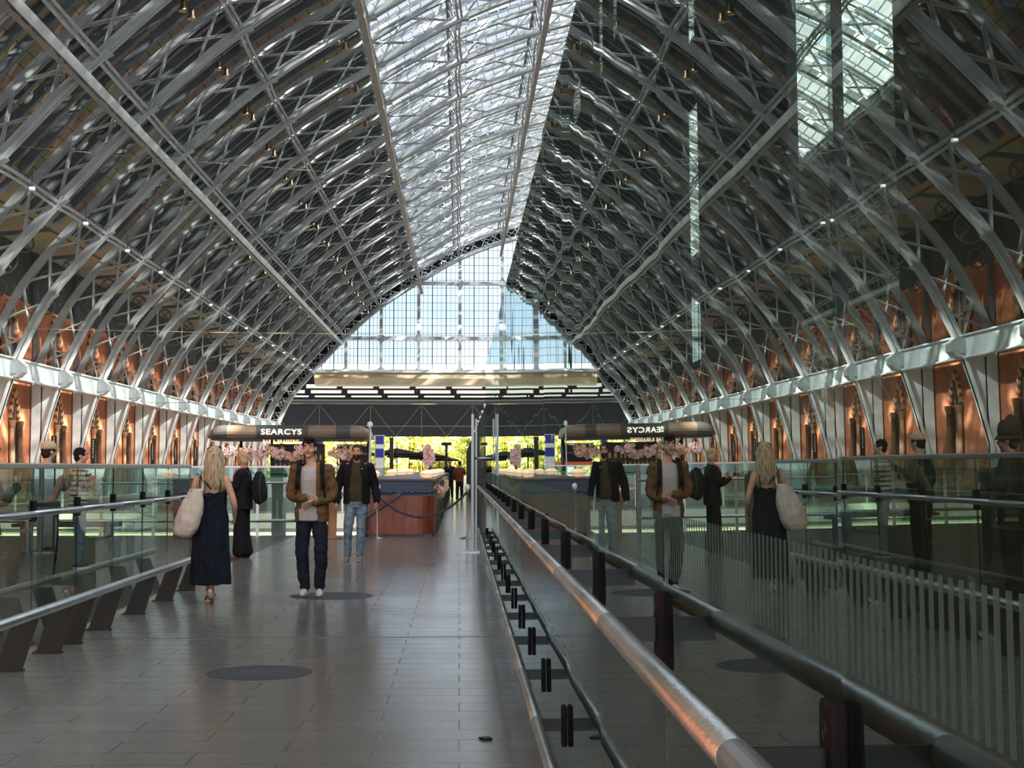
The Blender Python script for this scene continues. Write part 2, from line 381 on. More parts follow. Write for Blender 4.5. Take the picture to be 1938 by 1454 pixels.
# ------------------------------------------------------------------ glazed strip, one bay long pieces
def glazing_bay():
    t = thing('roof_glazing', '', 'skylight', (0, 0, 0))
    seg = ROOF[iL:iR + 1]
    # resample at ~0.62 m
    pts = []; acc = 0
    for (a, b) in zip(seg[:-1], seg[1:]):
        n_ = max(1, round(math.dist(a, b) / .66))
        for j in range(n_): pts.append((a[0] + (b[0] - a[0]) * j / n_, a[1] + (b[1] - a[1]) * j / n_))
    pts.append(seg[-1]); nr = normals(pts)
    per = BAY / 4; H = .55
    ys = [(i * per / 2, (0 if i % 2 == 0 else H)) for i in range(9)]
    gl = MB(); V = []
    for (x, z), n in zip(pts, nr):
        for y, h in ys: V.append((x + n[0] * h, y, z + n[1] * h))
    Fs = [(i * 9 + j, i * 9 + j + 1, (i + 1) * 9 + j + 1, (i + 1) * 9 + j) for i in range(len(pts) - 1) for j in range(8)]
    gl.add(V, Fs)
    gl.build('glass_panes', M['skyglass'], t, local=True, fixn=False)
    br = MB()
    for j, (y, h) in enumerate(ys[:-1]):
        br.sweepxz(off(pts, h), .11 if j % 2 == 0 else .06, .12 if j % 2 == 0 else .07, y)
    br.build('ridge_bars', M['gable_iron'], t, local=True)
    b2 = MB()
    for (x, z), n in zip(pts, nr):
        for j in range(8):
            (ya, ha), (yb, hb) = ys[j], ys[j + 1]
            b2.beam((x + n[0] * ha, ya, z + n[1] * ha), (x + n[0] * hb, yb, z + n[1] * hb), .045, .06)
    b2.build('glazing_bars', M['gable_iron'], t, local=True)
    return t
g0 = glazing_bay()
NB0 = -12
bays = [Y0 + i * BAY for i in range(NB0, 12)]
for i, y in enumerate(bays):
    lab = 'bay of ridge-and-furrow roof glazing, %s the end gable' % ('next to' if i == len(bays) - 1 else ('%s before' % ORD[len(bays) - 1 - i] if len(bays) - 1 - i < len(ORD) else 'far from'))
    if y < Y0 - 6 * BAY: lab = 'roof glazing of ridge-and-furrow panes above and behind the viewer'
    o = g0 if i == 0 else copy_tree(g0)
    o.location = (0, y, 0); o['label'] = lab; o['group'] = 'roof glazing bays'

# ------------------------------------------------------------------ main lattice ribs
def make_rib():
    t = thing('lattice_rib', '', 'roof rib')
    a = MB()
    for yy in (-.16, .16):
        a.sweepxz(ARC, .20, .10, yy); a.sweepxz(ARC, .06, .30, yy, .18)
    a.sweepxz(ARC, .16, .05, 0, .06)
    a.build('inner_chord', M['iron'], t, local=True)
    b = MB()
    for yy in (-.15, .15):
        b.sweepxz(ARCO, .19, .10, yy); b.sweepxz(ARCO, .06, .26, yy, -.16)
    b.build('outer_chord', M['iron'], t, local=True)
    l = MB()
    for i in range(0, len(ARC) - 2, 2):
        for yy in (-.12, .12):
            l.beam((ARC[i][0], yy, ARC[i][1]), (ARCO[i + 2][0], yy, ARCO[i + 2][1]), .05, .16, (0, 1, 0))
            l.beam((ARCO[i][0], yy, ARCO[i][1]), (ARC[i + 2][0], yy, ARC[i + 2][1]), .05, .16, (0, 1, 0))
    l.build('lattice_web', M['iron'], t, local=True)
    # node plates where purlins meet the rib
    for k in NODE[1:-1]:
        n = MB(); (x, z), (nx, nz_) = ARC[k], ARCN[k]
        n.sweepxz([(x - nz_ * -.5, z + nx * -.5), (x, z), (x + nz_ * .5 * 1, z - nx * .5)], .62, .22, 0, .05)
        n.build('node_plate', M['iron'], t, local=True)
    for s in (-1, 1):
        def mx(p): return p if s < 0 else (2 * XR - p[0], p[1])
        lowp = [mx(p) for p in LOW]
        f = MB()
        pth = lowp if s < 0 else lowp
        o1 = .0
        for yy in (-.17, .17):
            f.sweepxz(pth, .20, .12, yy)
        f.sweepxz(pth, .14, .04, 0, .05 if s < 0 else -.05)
        f.build('foot_flange', M['iron_sunlit'], t, local=True)
        f = MB()
        for yy in (-.075, .075): f.sweepxz(pth, .035, .14, yy)
        f.build('flange_groove', M['black'], t, local=True)
        xo = -25.08 if s < 0 else 2 * XR + 25.08
        poly = [p for p in lowp] + [(xo + s * 0, 5.4 + E), (xo, 0)]
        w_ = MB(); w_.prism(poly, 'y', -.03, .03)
        w_.build('foot_plate', M['iron_sunlit'], t, local=True)
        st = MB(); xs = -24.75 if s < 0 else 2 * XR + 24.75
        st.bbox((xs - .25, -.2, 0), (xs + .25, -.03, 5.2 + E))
        st.build('stiffener', M['iron_sunlit'], t, local=True)
        MB().bbox((xs + (.25 if s < 0 else -.30), -.1, 0), (xs + (.30 if s < 0 else -.25), -.03, 4.68 + E)).build('shadow_gap', M['black'], t, local=True)
        k = MB(); kx, kz = mx((-23.25, 5.15 + E))
        oc = [(kx + .52 * cos(pi / 8 + q * pi / 4), kz + .52 * sin(pi / 8 + q * pi / 4)) for q in range(8)]
        k.prism(oc, 'y', -.42, .42); oc2 = [(kx + (a_ - kx) * .6, kz + (b_ - kz) * .6) for a_, b_ in oc]; k.prism(oc2, 'y', -.5, -.42)
        k.build('knuckle', M['iron'], t, local=True)
    return t
rib0 = make_rib()
ribs = list(range(-5, 13))
for i, n_ in enumerate(ribs):
    o = rib0 if i == 0 else copy_tree(rib0)
    o.location = (0, Y0 + n_ * BAY, 0)
    k = len(ribs) - 1 - i
    o['label'] = 'pale iron lattice rib of the vault, %s' % ('standing at the end gable' if k == 0 else '%s one before the gable rib' % ('first' if k == 1 else ORD[k - 1]))
    o['group'] = 'lattice ribs of the vault'

# rafters between the ribs: five to a bay
RAF = off(ARC, 1.95)
rf = MB(); seg = RAF[NODE[2] - 1:iL + 1]
rf.sweepxz(seg, .10, .34, 0); rf.sweepxz(seg, .26, .06, 0, -.18)
r0 = rf.build('rafter', M['rafter'])
rf = MB(); seg2 = [(2 * XR - x, z) for x, z in reversed(seg)]
rf.sweepxz(seg2, .10, .34, 0); rf.sweepxz(seg2, .26, .06, 0, -.18)
r1 = rf.build('rafter', M['rafter'])
rf = MB(); seg3 = RAF[iL:iR + 1]
rf.sweepxz(seg3, .09, .26, 0)
r2 = rf.build('rafter', M['gable_iron'])
for base, per, lab, gr in ((r0, 5, 'slender blue-grey rafter under the boarded left slope of the roof', 'rafters of the left roof slope'),
                       (r1, 3, 'slender blue-grey rafter under the boarded right slope of the roof', 'rafters of the right roof slope'),
                       (r2, 2, 'thin grey rafter crossing under the roof glazing', 'rafters under the glazing')):
    first = True
    for n_ in range(-5, 12):
        for j in range(per):
            o = base if first else base.copy()
            if not first: C.objects.link(o)
            first = False
            o.location = (0, Y0 + (n_ + (j + 1) / (per + 1)) * BAY, 0)
            tag(o, lab, 'rafter', gr)

# trussed purlins, knuckle girders
pos = ['just above the left knuckle girder', 'second above the left wall', 'under the wide pale catwalk beam', 'between the catwalk and the glazing on the left', 'along the left edge of the glazing',
       'under the glazing, first in from its left edge', 'under the glazing left of the ridge', 'along the ridge', 'under the glazing right of the ridge', 'under the glazing, first in from its right edge',
       'along the right edge of the glazing', 'right slope, below the glazing edge', 'right slope, midway down', 'right slope, low', 'just above the right knuckle girder']
ya, yb = Y0 - 5 * BAY, YE
for q, k in enumerate(NODE[1:-1]):
    if k in (NODE[1], NODE[15]): continue
    (x, z), (nx, nz_) = ARC[k], ARCN[k]
    t = thing('trussed_purlin', 'grey trussed iron purlin %s' % pos[q], 'purlin', (x, ya, z))
    f = MB(); tx, tz = nz_, -nx
    for s in (-.13, .13):
        # the bottom flange bows up between the ribs
        for n_ in range(-5, 12):
            P = []
            for j in range(9):
                u = j / 8; h = .45 * sin(pi * u) + .05
                P.append((x + tx * s + nx * h, Y0 + (n_ + u) * BAY, z + tz * s + nz_ * h))
            for a, b in zip(P[:-1], P[1:]): f.beam(a, b, .13, .10, (nx, 0, nz_))
    f.build('bottom_flange', M['iron'], t)
    g = MB()
    for s in (0,):
        g.beam((x + nx * 1.85, ya, z + nz_ * 1.85), (x + nx * 1.85, yb, z + nz_ * 1.85), .22, .12, (nx, 0, nz_))
    g.build('top_flange', M['rafter'], t)
    wv = MB()
    for n_ in range(-5, 12):
        for j in range(6):
            u0, u1 = j / 6, (j + 1) / 6
            h0 = .45 * sin(pi * u0) + .05; h1 = .45 * sin(pi * u1) + .05
            y0_, y1_ = Y0 + (n_ + u0) * BAY, Y0 + (n_ + u1) * BAY
            A = (x + nx * h0, y0_, z + nz_ * h0); B = (x + nx * 1.8, y1_, z + nz_ * 1.8)
            Cc = (x + nx * 1.8, y0_, z + nz_ * 1.8); D = (x + nx * h1, y1_, z + nz_ * h1)
            wv.beam(A, B, .07, .05, (nx, 0, nz_)); wv.beam(Cc, D, .07, .05, (nx, 0, nz_))
    wv.build('lattice_web', M['iron'], t)
# knuckle girders
for s, nm in ((-1, 'left'), (1, 'right')):
    kx = -23.45 if s < 0 else 2 * XR + 23.45
    t = thing('knuckle_girder', 'deep pale girder running along the %s wall from rib to rib at knuckle height' % nm, 'girder', (kx, ya, 6.6))
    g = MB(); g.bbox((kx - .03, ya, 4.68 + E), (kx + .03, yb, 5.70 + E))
    g.build('web', M['iron_sunlit'], t)
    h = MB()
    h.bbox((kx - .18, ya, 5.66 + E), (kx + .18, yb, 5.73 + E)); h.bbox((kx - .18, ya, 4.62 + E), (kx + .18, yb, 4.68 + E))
    h.build('flanges', M['iron_sunlit'], t)
# catwalk beams under the purlins
def longbeam(name, x, z, w_, h, m, label, y0=ya):
    mb = MB(); mb.bbox((x - w_ / 2, y0, z - h / 2), (x + w_ / 2, yb - .3, z + h / 2)); o = mb.build(name, m)
    return tag(o, label, 'beam')
def catwalk(xc, z, s, label):
    t = thing('catwalk_beam', label, 'catwalk', (xc, ya, z))
    m1 = MB(); R = Matrix.Rotation(radians(38) * s, 3, 'Y')
    for n_ in range(1): m1.beam((xc, ya, z), (xc, yb - .3, z), .50, .34, (s * .6, 0, .8))
    m1.build('trunking', M['beam'], t)
    m2 = MB(); m2.beam((xc - s * .25, ya, z - .24), (xc - s * .25, yb - .3, z - .24), .26, .16, (s * .6, 0, .8)); m2.build('cable_tray', M['beam_brown'], t)
    m3 = MB()
    for n_ in range(-5, 12):
        y = Y0 + n_ * BAY; m3.bbox((xc - .1, y - .1, z), (xc + .1, y + .1, z + .8))
    m3.build('hanger', M['iron'], t)
catwalk(-15.1, 15.75 + E, 1, 'wide pale catwalk beam running the length of the left roof slope')
catwalk(2 * XR + 15.1, 15.75 + E, -1, 'wide pale catwalk beam running the length of the right roof slope')
longbeam('cable_trunking', -4.9, 22.3 + E, .34, .34, M['beam_brown'], 'brown square trunking along the left edge of the roof glazing')
longbeam('cable_trunking', 5.25, 27.2 + E, .30, .34, M['beam_brown'], 'brown square trunking crossing the roof glazing right of centre')
longbeam('cable_trunking', 2 * XR - 5.25, 27.2 + E, .30, .34, M['beam_brown'], 'brown square trunking right of the roof ridge, behind the glass wall')

# pendant spotlights in pairs
def make_pendant():
    t = thing('pendant_spotlight', '', 'lamp')
    a = MB(); a.tube([(0, 0, 0), (0, 0, -1.1)], .03, 6); a.box((0, 0, -.05), (.3, .3, .1)); a.build('stem', M['darksteel'], t, local=True)
    for x, z in ((-.16, -.8), (.22, -1.15)):
        b = MB(); b.lathe([(.0, .34), (.09, .34), (.12, .26), (.12, .08), (.19, -.06), (.20, -.12), (.18, -.12), (.0, -.04)], (x, 0, z), 14); b.build('lamp_shade', M['brass'], t, local=True)
    c = MB(); c.beam((-.16, 0, -.45), (.22, 0, -.85), .05, .05); c.build('bracket', M['darksteel'], t, local=True)
    return t
p0 = None
rows = [(-16.6, 17.4 + E, 'below the pale catwalk beam'), (-6.6, 24.2 + E, 'left of the roof glazing'), (-11.6, 20.2 + E, 'midway up the left slope')]
for (x, z, wh) in rows:
    for n_ in range(-4, 12):
        if p0 is None: o = p0 = make_pendant()
        else: o = copy_tree(p0)
        o.location = (x, Y0 + (n_ + .25) * BAY, z)
        o['label'] = 'brass spotlight pair %s, %s from the near end' % (wh, ORD[n_ + 4] if n_ > -4 else 'first')
        o['group'] = 'brass spotlights hanging in the roof'
# little white floodlights on the second purlin
def make_flood():
    t = thing('floodlight', '', 'lamp')
    a = MB(); a.rbox((0, 0, -.12), (.24, .2, .16), .03); a.build('housing', M['white'], t, local=True)
    b = MB(); b.tube([(0, 0, -.05), (0, 0, .8)], .02, 6); b.build('stem', M['darksteel'], t, local=True)
    c = MB(); c.bbox((-.08, -.11, -.17), (.08, -.10, -.07)); c.build('lens', mat('floodlight_lens', (.9, .9, .85), .3, emit=(1, .95, .85), es=1.5), t, local=True)
    return t
f0 = make_flood()
for n_ in range(-4, 12):
    o = f0 if n_ == -4 else copy_tree(f0)
    o.location = (-18.6, Y0 + (n_ + .5) * BAY, 12.2 + E)
    o['label'] = 'white floodlight low on the left roof slope, %s from the near end' % (ORD[n_ + 4] if n_ > -4 else 'first')
    o['group'] = 'white floodlights on the left slope'

# wires
def wire(a, b, r, label, sag=.4):
    P = [Vector(a).lerp(Vector(b), u / 12) - Vector((0, 0, sag * 4 * (u / 12) * (1 - u / 12))) for u in range(13)]
    o = MB().tube(P, r, 5).build('suspension_wire', mat('wire_' + label[:5], (.30, .25, .16), .7)); tag(o, label, 'wire')
wire((-20.5, 60, 1.47 + 13.6), (22, 150, 1.47 + 29), .018, 'thin tan wire sloping away across the upper left roof', .2)
wire((-22.3, 70, 8.2), (45, 70, 8.2), .014, 'thin level wire strung across the hall above the brick arches', .3)
wire((-22.9, 105, 4.7 + E), (45.3, 105, 4.7 + E), .02, 'thin level wire across the hall just below knuckle height', .1)

# ------------------------------------------------------------------ arcade windows on the left wall
def arch_pts(w_, zs, h, n=8):
    """pointed arch outline from left springing over apex to right springing"""
    P = []
    R = (w_ * w_ / 4 + h * h) / w_
    cxl = w_ / 2 - R
    for i in range(n + 1):
        z = h * i / n; P.append((-(cxl + sqrt(max(0, R * R - z * z))), zs + z))
    return P + [(-x, z) for x, z in reversed(P[:-1])]
M['vous_a'] = mat('cream_voussoir', (.68, .50, .30), .8); M['vous_b'] = mat('red_voussoir', (.40, .10, .04), .8)
M['windark'] = mat('dark_window_glass', (.03, .03, .035), .15)
def make_window(w_, z0, zs, h, name, lab):
    t = thing(name, lab, 'window')
    P = arch_pts(w_, zs, h)
    op = MB(); op.prism([(y, z) for y, z in P] + [(w_ / 2, z0), (-w_ / 2, z0)], 'x', .005, .05)
    op.build('glass', M['windark'], t, local=True)
    for nm, mm, par in (('light_voussoirs', M['vous_a'], 0), ('dark_voussoirs', M['vous_b'], 1)):
        v = MB()
        for i in range(len(P) - 1):
            if i % 2 != par: continue
            (y0, a0), (y1, a1) = P[i], P[i + 1]; c = Vector((0, zs)); d0 = Vector((y0, a0 - zs * .0)) ; 
            q0 = Vector((y0, a0)) - Vector((0, zs - .3)); q1 = Vector((y1, a1)) - Vector((0, zs - .3)); q0 = q0.normalized() * .30; q1 = q1.normalized() * .30
            v.prism([(y0, a0), (y1, a1), (y1 + q1.x, a1 + q1.y), (y0 + q0.x, a0 + q0.y)], 'x', 0, .16)
        v.build(nm, mm, t, local=True)
    col = MB()
    for s in (-1, 1):
        y = s * (w_ / 2 + .16)
        col.tube([(.18, y, z0), (.18, y, zs - .35)], .13, 10); col.lathe([(.13, 0), (.16, .1), (.24, .3), (.26, .35), (.26, .42)], (.18, y, zs - .45), 10)
        col.lathe([(.2, 0), (.2, .15), (.13, .3)], (.18, y, z0), 10)
    col.build('colonnettes', M['cream'], t, local=True)
    tr = MB()
    tr.bbox((.04, -.06, z0), (.12, .06, zs + h * .6)); tr.bbox((.04, -w_ / 2, zs - .1), (.12, w_ / 2, zs))
    tr.build('tracery', M['cream'], t, local=True)
    return t
wa = make_window(2.3, 6.9, 8.7, 1.9, 'arched_window', ''); wb = make_window(1.2, .2, 4.1, 1.5, 'arched_doorway', '')
pil0 = None
M['whitestrip'] = mat('pale_pier_paint', (.62, .62, .60), .5)
for n_ in range(-5, 12):
    first = n_ == -5
    yc = Y0 + (n_ + .5) * BAY; k = 11 - n_
    idx = 'bay next to the gable' if k == 0 else '%s bay before the gable bay' % ('first' if k == 1 else ORD[k - 1])
    o = wa if first else copy_tree(wa); o.location = (-25.1, yc, 0); tag(o, 'upper pointed window with striped arch, %s' % idx, 'window', 'upper arched windows')
    o = wb if first else copy_tree(wb); o.location = (-25.1, yc + 1.2, 0); tag(o, 'lower pointed arch with stone columns, %s' % idx, 'archway', 'lower arches of the wall')
    if first:
        c = MB(); c.bbox((-25.1, -4.46, 5.0 + E), (-24.85, 4.46, 5.5 + E)); c.bbox((-25.1, -4.46, 5.5 + E), (-24.7, 4.46, 5.62 + E))
        pil0 = c.build('string_course', M['cream'])
    else: pil0 = pil0.copy(); C.objects.link(pil0)
    pil0.location = (0, yc, 0); tag(pil0, 'cream stone string course on the brick wall, %s' % idx, 'moulding', 'string courses')
# ornamental ironwork circles between outer chord and wall
def make_spandrel():
    t = thing('iron_spandrel', '', 'ironwork')
    a = MB()
    a.beam((-24.9, 0, 5.9 + E), (-24.9, 0, 12.3 + E), .2, .2); a.beam((-24.9, 0, 12.2 + E), (-21.6, 0, 12.5 + E), .2, .2)
    a.build('bracket', M['rafter'], t, local=True)
    for cx, cz, r in ((-24.05, 10.9, .75), (-22.9, 11.75, .45), (-24.3, 9.4, .45)):
        b = MB(); n = 20
        b.tube([(cx + r * cos(2 * pi * i / n), 0, cz + E + r * sin(2 * pi * i / n)) for i in range(n + 1)], .06, 6, caps=False)
        for q in range(4): b.tube([(cx, 0, cz + E), (cx + r * cos(pi * q / 2 + .78), 0, cz + E + r * sin(pi * q / 2 + .78))], .04, 5)
        b.build('ring', M['rafter'], t, local=True)
    return t
s0 = make_spandrel()
for n_ in range(-5, 13):
    o = s0 if n_ == -5 else copy_tree(s0)
    o.location = (0, Y0 + n_ * BAY, 0); k = 12 - n_
    tag(o, 'iron ring spandrel on the left wall behind the %s' % ('rib at the gable' if k == 0 else '%s rib before the gable' % ('first' if k == 1 else ORD[k - 1])), 'ironwork', 'iron spandrels along the left wall')

# ------------------------------------------------------------------ gable screen
t = thing('gable_screen', 'great arched window screen closing the far end of the train shed', 'window screen', (XR, YE, 0))
gy = YE + .3
def zin(x):      # inner arc height at x
    for (a, b) in zip(ARC[:-1], ARC[1:]):
        if a[0] <= x <= b[0]: return a[1] + (b[1] - a[1]) * (x - a[0]) / (b[0] - a[0])
    return ARC[0][1]
ZB = 12.25 + E
mx_ = [-14.6, -10.1, -5.3, 0, 5.46]; mx_ = mx_ + [XR] + [2 * XR - x for x in reversed(mx_)]
m1 = MB()
for x in mx_:
    g = MB(); g.bbox((x - .2, gy - .2, ZB), (x + .2, gy + .2, zin(x) + .3)); g.build('mullion', M['gable_iron'], t)
for z in (ZB, 16.5 + E, 23.6 + E):
    xs = [x for x in [i * .1 - 30 for i in range(900)] if zin(x) > z]
    x0, x1 = min(xs), max(xs); g = MB(); g.bbox((x0, gy - .22, z - .22), (x1, gy + .22, z + .22)); g.build('transom', M['gable_iron'], t)
m1 = MB()
x = -19.5
allx = [-19.2] + mx_ + [2 * XR + 19.2]
for a, b in zip(allx[:-1], allx[1:]):
    for j in range(1, 3):
        xx = a + (b - a) * j / 3
        if zin(xx) > ZB: MB().bbox((xx - .055, gy - .1, ZB), (xx + .055, gy + .1, zin(xx))).build('sub_mullion', M['black'], t)
m2 = MB()
for a, b in zip(allx[:-1], allx[1:]):
    for j in range(9):
        if j % 3 == 0: continue
        xx = a + (b - a) * j / 9
        if zin(xx) > ZB: m2.bbox((xx - .022, gy - .04, ZB), (xx + .022, gy + .04, zin(xx)))
z = ZB
while z < 30:
    z += .98
    xs = [q * .1 - 30 for q in range(900) if zin(q * .1 - 30) > z]
    if xs: m2.bbox((min(xs), gy - .04, z - .022), (max(xs), gy + .04, z + .022))
m2.build('glazing_bars', M['darksteel'], t)
# rounded corner fillets of the big panels
zz = [ZB, 16.5 + E, 23.6 + E]
for x in mx_:
    for z in zz:
        if zin(x) < z + .5: continue
        for sx in (-1, 1):
            for sz in (-1, 1):
                if z == ZB and sz < 0: continue
                c = (x + sx * 1.0, z + sz * 1.0); P = [(x, z)]
                for q in range(6):
                    a = (pi / 2) * q / 5; P.append((c[0] - sx * .95 * cos(a) + 0, c[1] - sz * .95 * sin(a)))
                P = [(x + sx * .15, z + sz * .15)] + P[1:]
                MB().prism(P if sx * sz > 0 else list(reversed(P)), 'y', gy - .14, gy + .14).build('corner_fillet', M['gable_iron'], t)
pg = MB(); poly = [p for p in ARC if p[1] > ZB]; pg.prism(poly, 'y', gy - .012, gy + .012); pg.build('glass_panes', M['gableglass'], t)
arch = MB(); A1 = [p for p in ARC]
arch.sweepxz(ARC, 1.2, .35, gy); arch.sweepxz(off(ARC, 1.75), 1.2, .35, gy)
arch.build('arch_rim', M['gable_iron'], t)
ab = MB(); ab.sweepxz(off(ARC, .95), .06, 1.9, gy + .7); ab.build('arch_back', M['blackpaint'], t)
al = MB()
for i in range(0, len(ARC) - 1):
    al.beam((ARC[i][0], gy - .5, ARC[i][1]), (ARCO[i + 1][0], gy - .5, ARCO[i + 1][1]), .12, .14, (0, 1, 0))
    al.beam((ARCO[i][0], gy - .5, ARCO[i][1]), (ARC[i + 1][0], gy - .5, ARC[i + 1][1]), .12, .14, (0, 1, 0))
al.build('arch_lattice', M['gable_iron'], t)

# fascia and the flat roof of the extension beyond
XA, XB = -18.4, 2 * XR + 18.4
t = thing('fascia', 'long cream-clad beam across the far end under the gable window', 'beam', (XR, YE - 1, 12))
g = MB(); g.prism([(YE - 1.4, 10.4 + E), (YE - 1.9, 11.2 + E), (YE - 1.5, 11.95 + E), (YE + .6, 12.0 + E), (YE + .6, 10.3 + E)], 'x', XA, XB); g.build('cladding', M['fascia'], t)
g = MB(); g.bbox((XA - .3, YE - 1.9, 11.95 + E), (XB + .3, YE + .6, 12.12 + E)); g.build('capping', M['white'], t)
sf = MB()
sf.bbox((-60, YE + 24, 9.6 + E), (80, 285, 10.2 + E)); struct('ceiling_extension', sf, M['soffit'])
t = thing('louvred_panels', 'rows of white translucent panels between black beams behind the cream fascia', 'ceiling panels', (XR, YE + 2, 10))
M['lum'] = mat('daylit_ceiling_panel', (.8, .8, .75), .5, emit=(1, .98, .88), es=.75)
MB().bbox((-27, YE + 3, 8.7 + E), (50, YE + 3.2, 12 + E)).build('black_backing', M['blackpaint'], t)
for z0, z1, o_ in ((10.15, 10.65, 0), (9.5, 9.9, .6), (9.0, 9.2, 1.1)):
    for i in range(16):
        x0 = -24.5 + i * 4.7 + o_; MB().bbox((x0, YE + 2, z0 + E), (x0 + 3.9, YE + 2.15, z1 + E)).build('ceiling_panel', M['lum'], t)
for z in (9.98, 9.3):
    MB().bbox((-27, YE + 1.9, z + E), (50, YE + 2.3, z + .1 + E)).build('beam', M['black'], t)
t = thing('dark_screen', 'broad black panel wall hanging under the flat roof beyond the gable', 'screen', (XR, YE + 42, 5.5))
g = MB(); yy = YE + 42
g.bbox((-34, yy, 4.75 + E), (80, yy + .4, 9.6 + E)); g.build('panel', M['blackpaint'], t)
g = MB()
for x in range(-30, 70, 8):
    g.beam((x, yy - .1, 4.8 + E), (x, yy - .1, 10 + E), .07, .07); 
    g.beam((x, yy - .1, 9.8 + E), (x + 4, yy - .1, 4.8 + E), .06, .06); g.beam((x + 8, yy - .1, 9.8 + E), (x + 4, yy - .1, 4.8 + E), .06, .06)
g.beam((-34, yy - .1, 6.4 + E), (80, yy - .1, 6.4 + E), .09, .09)
g.build('bracing', M['grey'], t)

for s_ in (-1, 1):
    q_ = off(ARC, 1.9)[:NODE[4] + 1]; P = q_ + [(-26, q_[-1][1]), (-26, q_[0][1])]
    if s_ > 0: P = [(2 * XR - x, z) for x, z in P]
    struct('wall_back', MB().prism(P, 'y', YE + .7, YE + .9), M['blackpaint'])
# trees beyond the station
M['leaf'] = mat('yellow_green_leaves', (.46, .46, .08), .7, col2=(.80, .74, .20), vscale=1.2); M['leaf2'] = mat('green_leaves', (.36, .42, .07), .7, col2=(.68, .66, .16), vscale=1.5)
M['bark'] = mat('bark', (.12, .09, .06), .9)
random.seed(5)
def make_tree(mm):
    t = thing('tree', '', 'tree')
    b = MB(); b.tube([(0, 0, -4), (.1, 0, 2), (-.1, .2, 5)], [.35, .28, .15], 8)
    for q in range(6):
        a = q * 1.05; b.tube([(0, 0, 2 + q * .3), (cos(a) * 2, sin(a) * 2, 4 + q * .6)], [.12, .04], 5)
    b.build('trunk', M['bark'], t, local=True)
    l = MB()
    for i in range(2600):
        while True:
            p = Vector((random.uniform(-1, 1), random.uniform(-1, 1), random.uniform(-1, 1)))
            if .35 < p.length < 1: break
        c = Vector((p.x * 5.2, p.y * 4.2, 2.6 + p.z * 5.6)); s = random.uniform(.35, .75)
        R = Matrix.Rotation(random.uniform(0, 6.28), 3, Vector((random.random() - .5, random.random() - .5, random.random() - .5)).normalized())
        V = [c + R @ Vector(q) * s for q in ((-1, 0, 0), (0, -.6, .1), (1, 0, 0), (0, .6, .1))]
        l.add(V, [(0, 1, 2, 3)])
    l.build('foliage', mm, t, local=True, fixn=False); return t
tr0 = make_tree(M['leaf']); tr1 = make_tree(M['leaf2'])
tx = [(-62, 1), (-54, 0), (-46.5, 0), (-38, 1), (-30, 0), (-22, 0), (-15, 1), (-8.5, 0), (-2, 0), (4, 1), (11, 0), (18, 0), (27, 1), (36, 0), (46, 0)]
for i, (x, kd) in enumerate(tx):
    base = tr1 if kd else tr0
    u = 'used'
    if u in base: o = copy_tree(base)
    else: o = base; base[u] = 1
    if u in o: del o[u]
    base[u] = 1 if i < len(tx) - 1 else 1
    o.location = (x, 305 + (i % 3) * 6, 1.0 + (i % 2) * .8); o.rotation_euler = (0, 0, i * 1.3)
    tag(o, '%s tree beyond the open end of the station, %s from the left' % ('darker green' if kd else 'sunlit yellow-green', 'first' if i == 0 else ORD[i]), 'tree', 'trees beyond the platforms')
for b in (tr0, tr1):
    if 'used' in b: del b['used']
for o in C.objects:
    if 'used' in o: del o['used']

# black vertical name banners between the ribs
M['banner'] = mat('black_banner', (.01, .01, .01), .5)
# ================================================================== right: tall glass wall with its two handrails
def W(px, py, Z): return ((px - 870) / F * Z, Z, EYE + (884 - py) / F * Z)
XG = .447
S0 = 1.665; PIT = 1.44
seams = [S0 + PIT * i for i in range(-1, 16)]            # .225 ... 23.3
seams.append(24.55)
rot = [.003, .0062, .0055, .004, .0045, .003, .0035, .002, .003, .0015, .0025, .001, .002, .0015, .001, .002, .001]
lean = [.011, .008, .007, .006, .007, .004, .005, .004, .003, .004, .002, .003, .002, .002, .003, .002, .002]
HT = 1.75 + E
def pan(mb, z0, z1, h0, h1, xa, xb, s, t, yc):
    def X(x, y, z): return x - s * (y - yc) - t * (z - 1.13)
    V = []
    for x in (xa, xb):
        for y, z in ((z0, h0), (z1, h0), (z1, h1), (z0, h1)): V.append((X(x, y, z), y, z))
    mb.add(V, [(0, 1, 2, 3), (7, 6, 5, 4), (0, 4, 5, 1), (1, 5, 6, 2), (2, 6, 7, 3), (3, 7, 4, 0)])
holes = [(1.50, 2.02, 1.53, 9), (2.76, 2.945, E + .21, E + .74), (2.78, 2.93, E + .86, 9), (4.15, 4.36, E + 1.28, 9), (4.62, 5.0, E + 1.3, 9), (5.45, 5.95, E + 1.38, E + 1.56)]
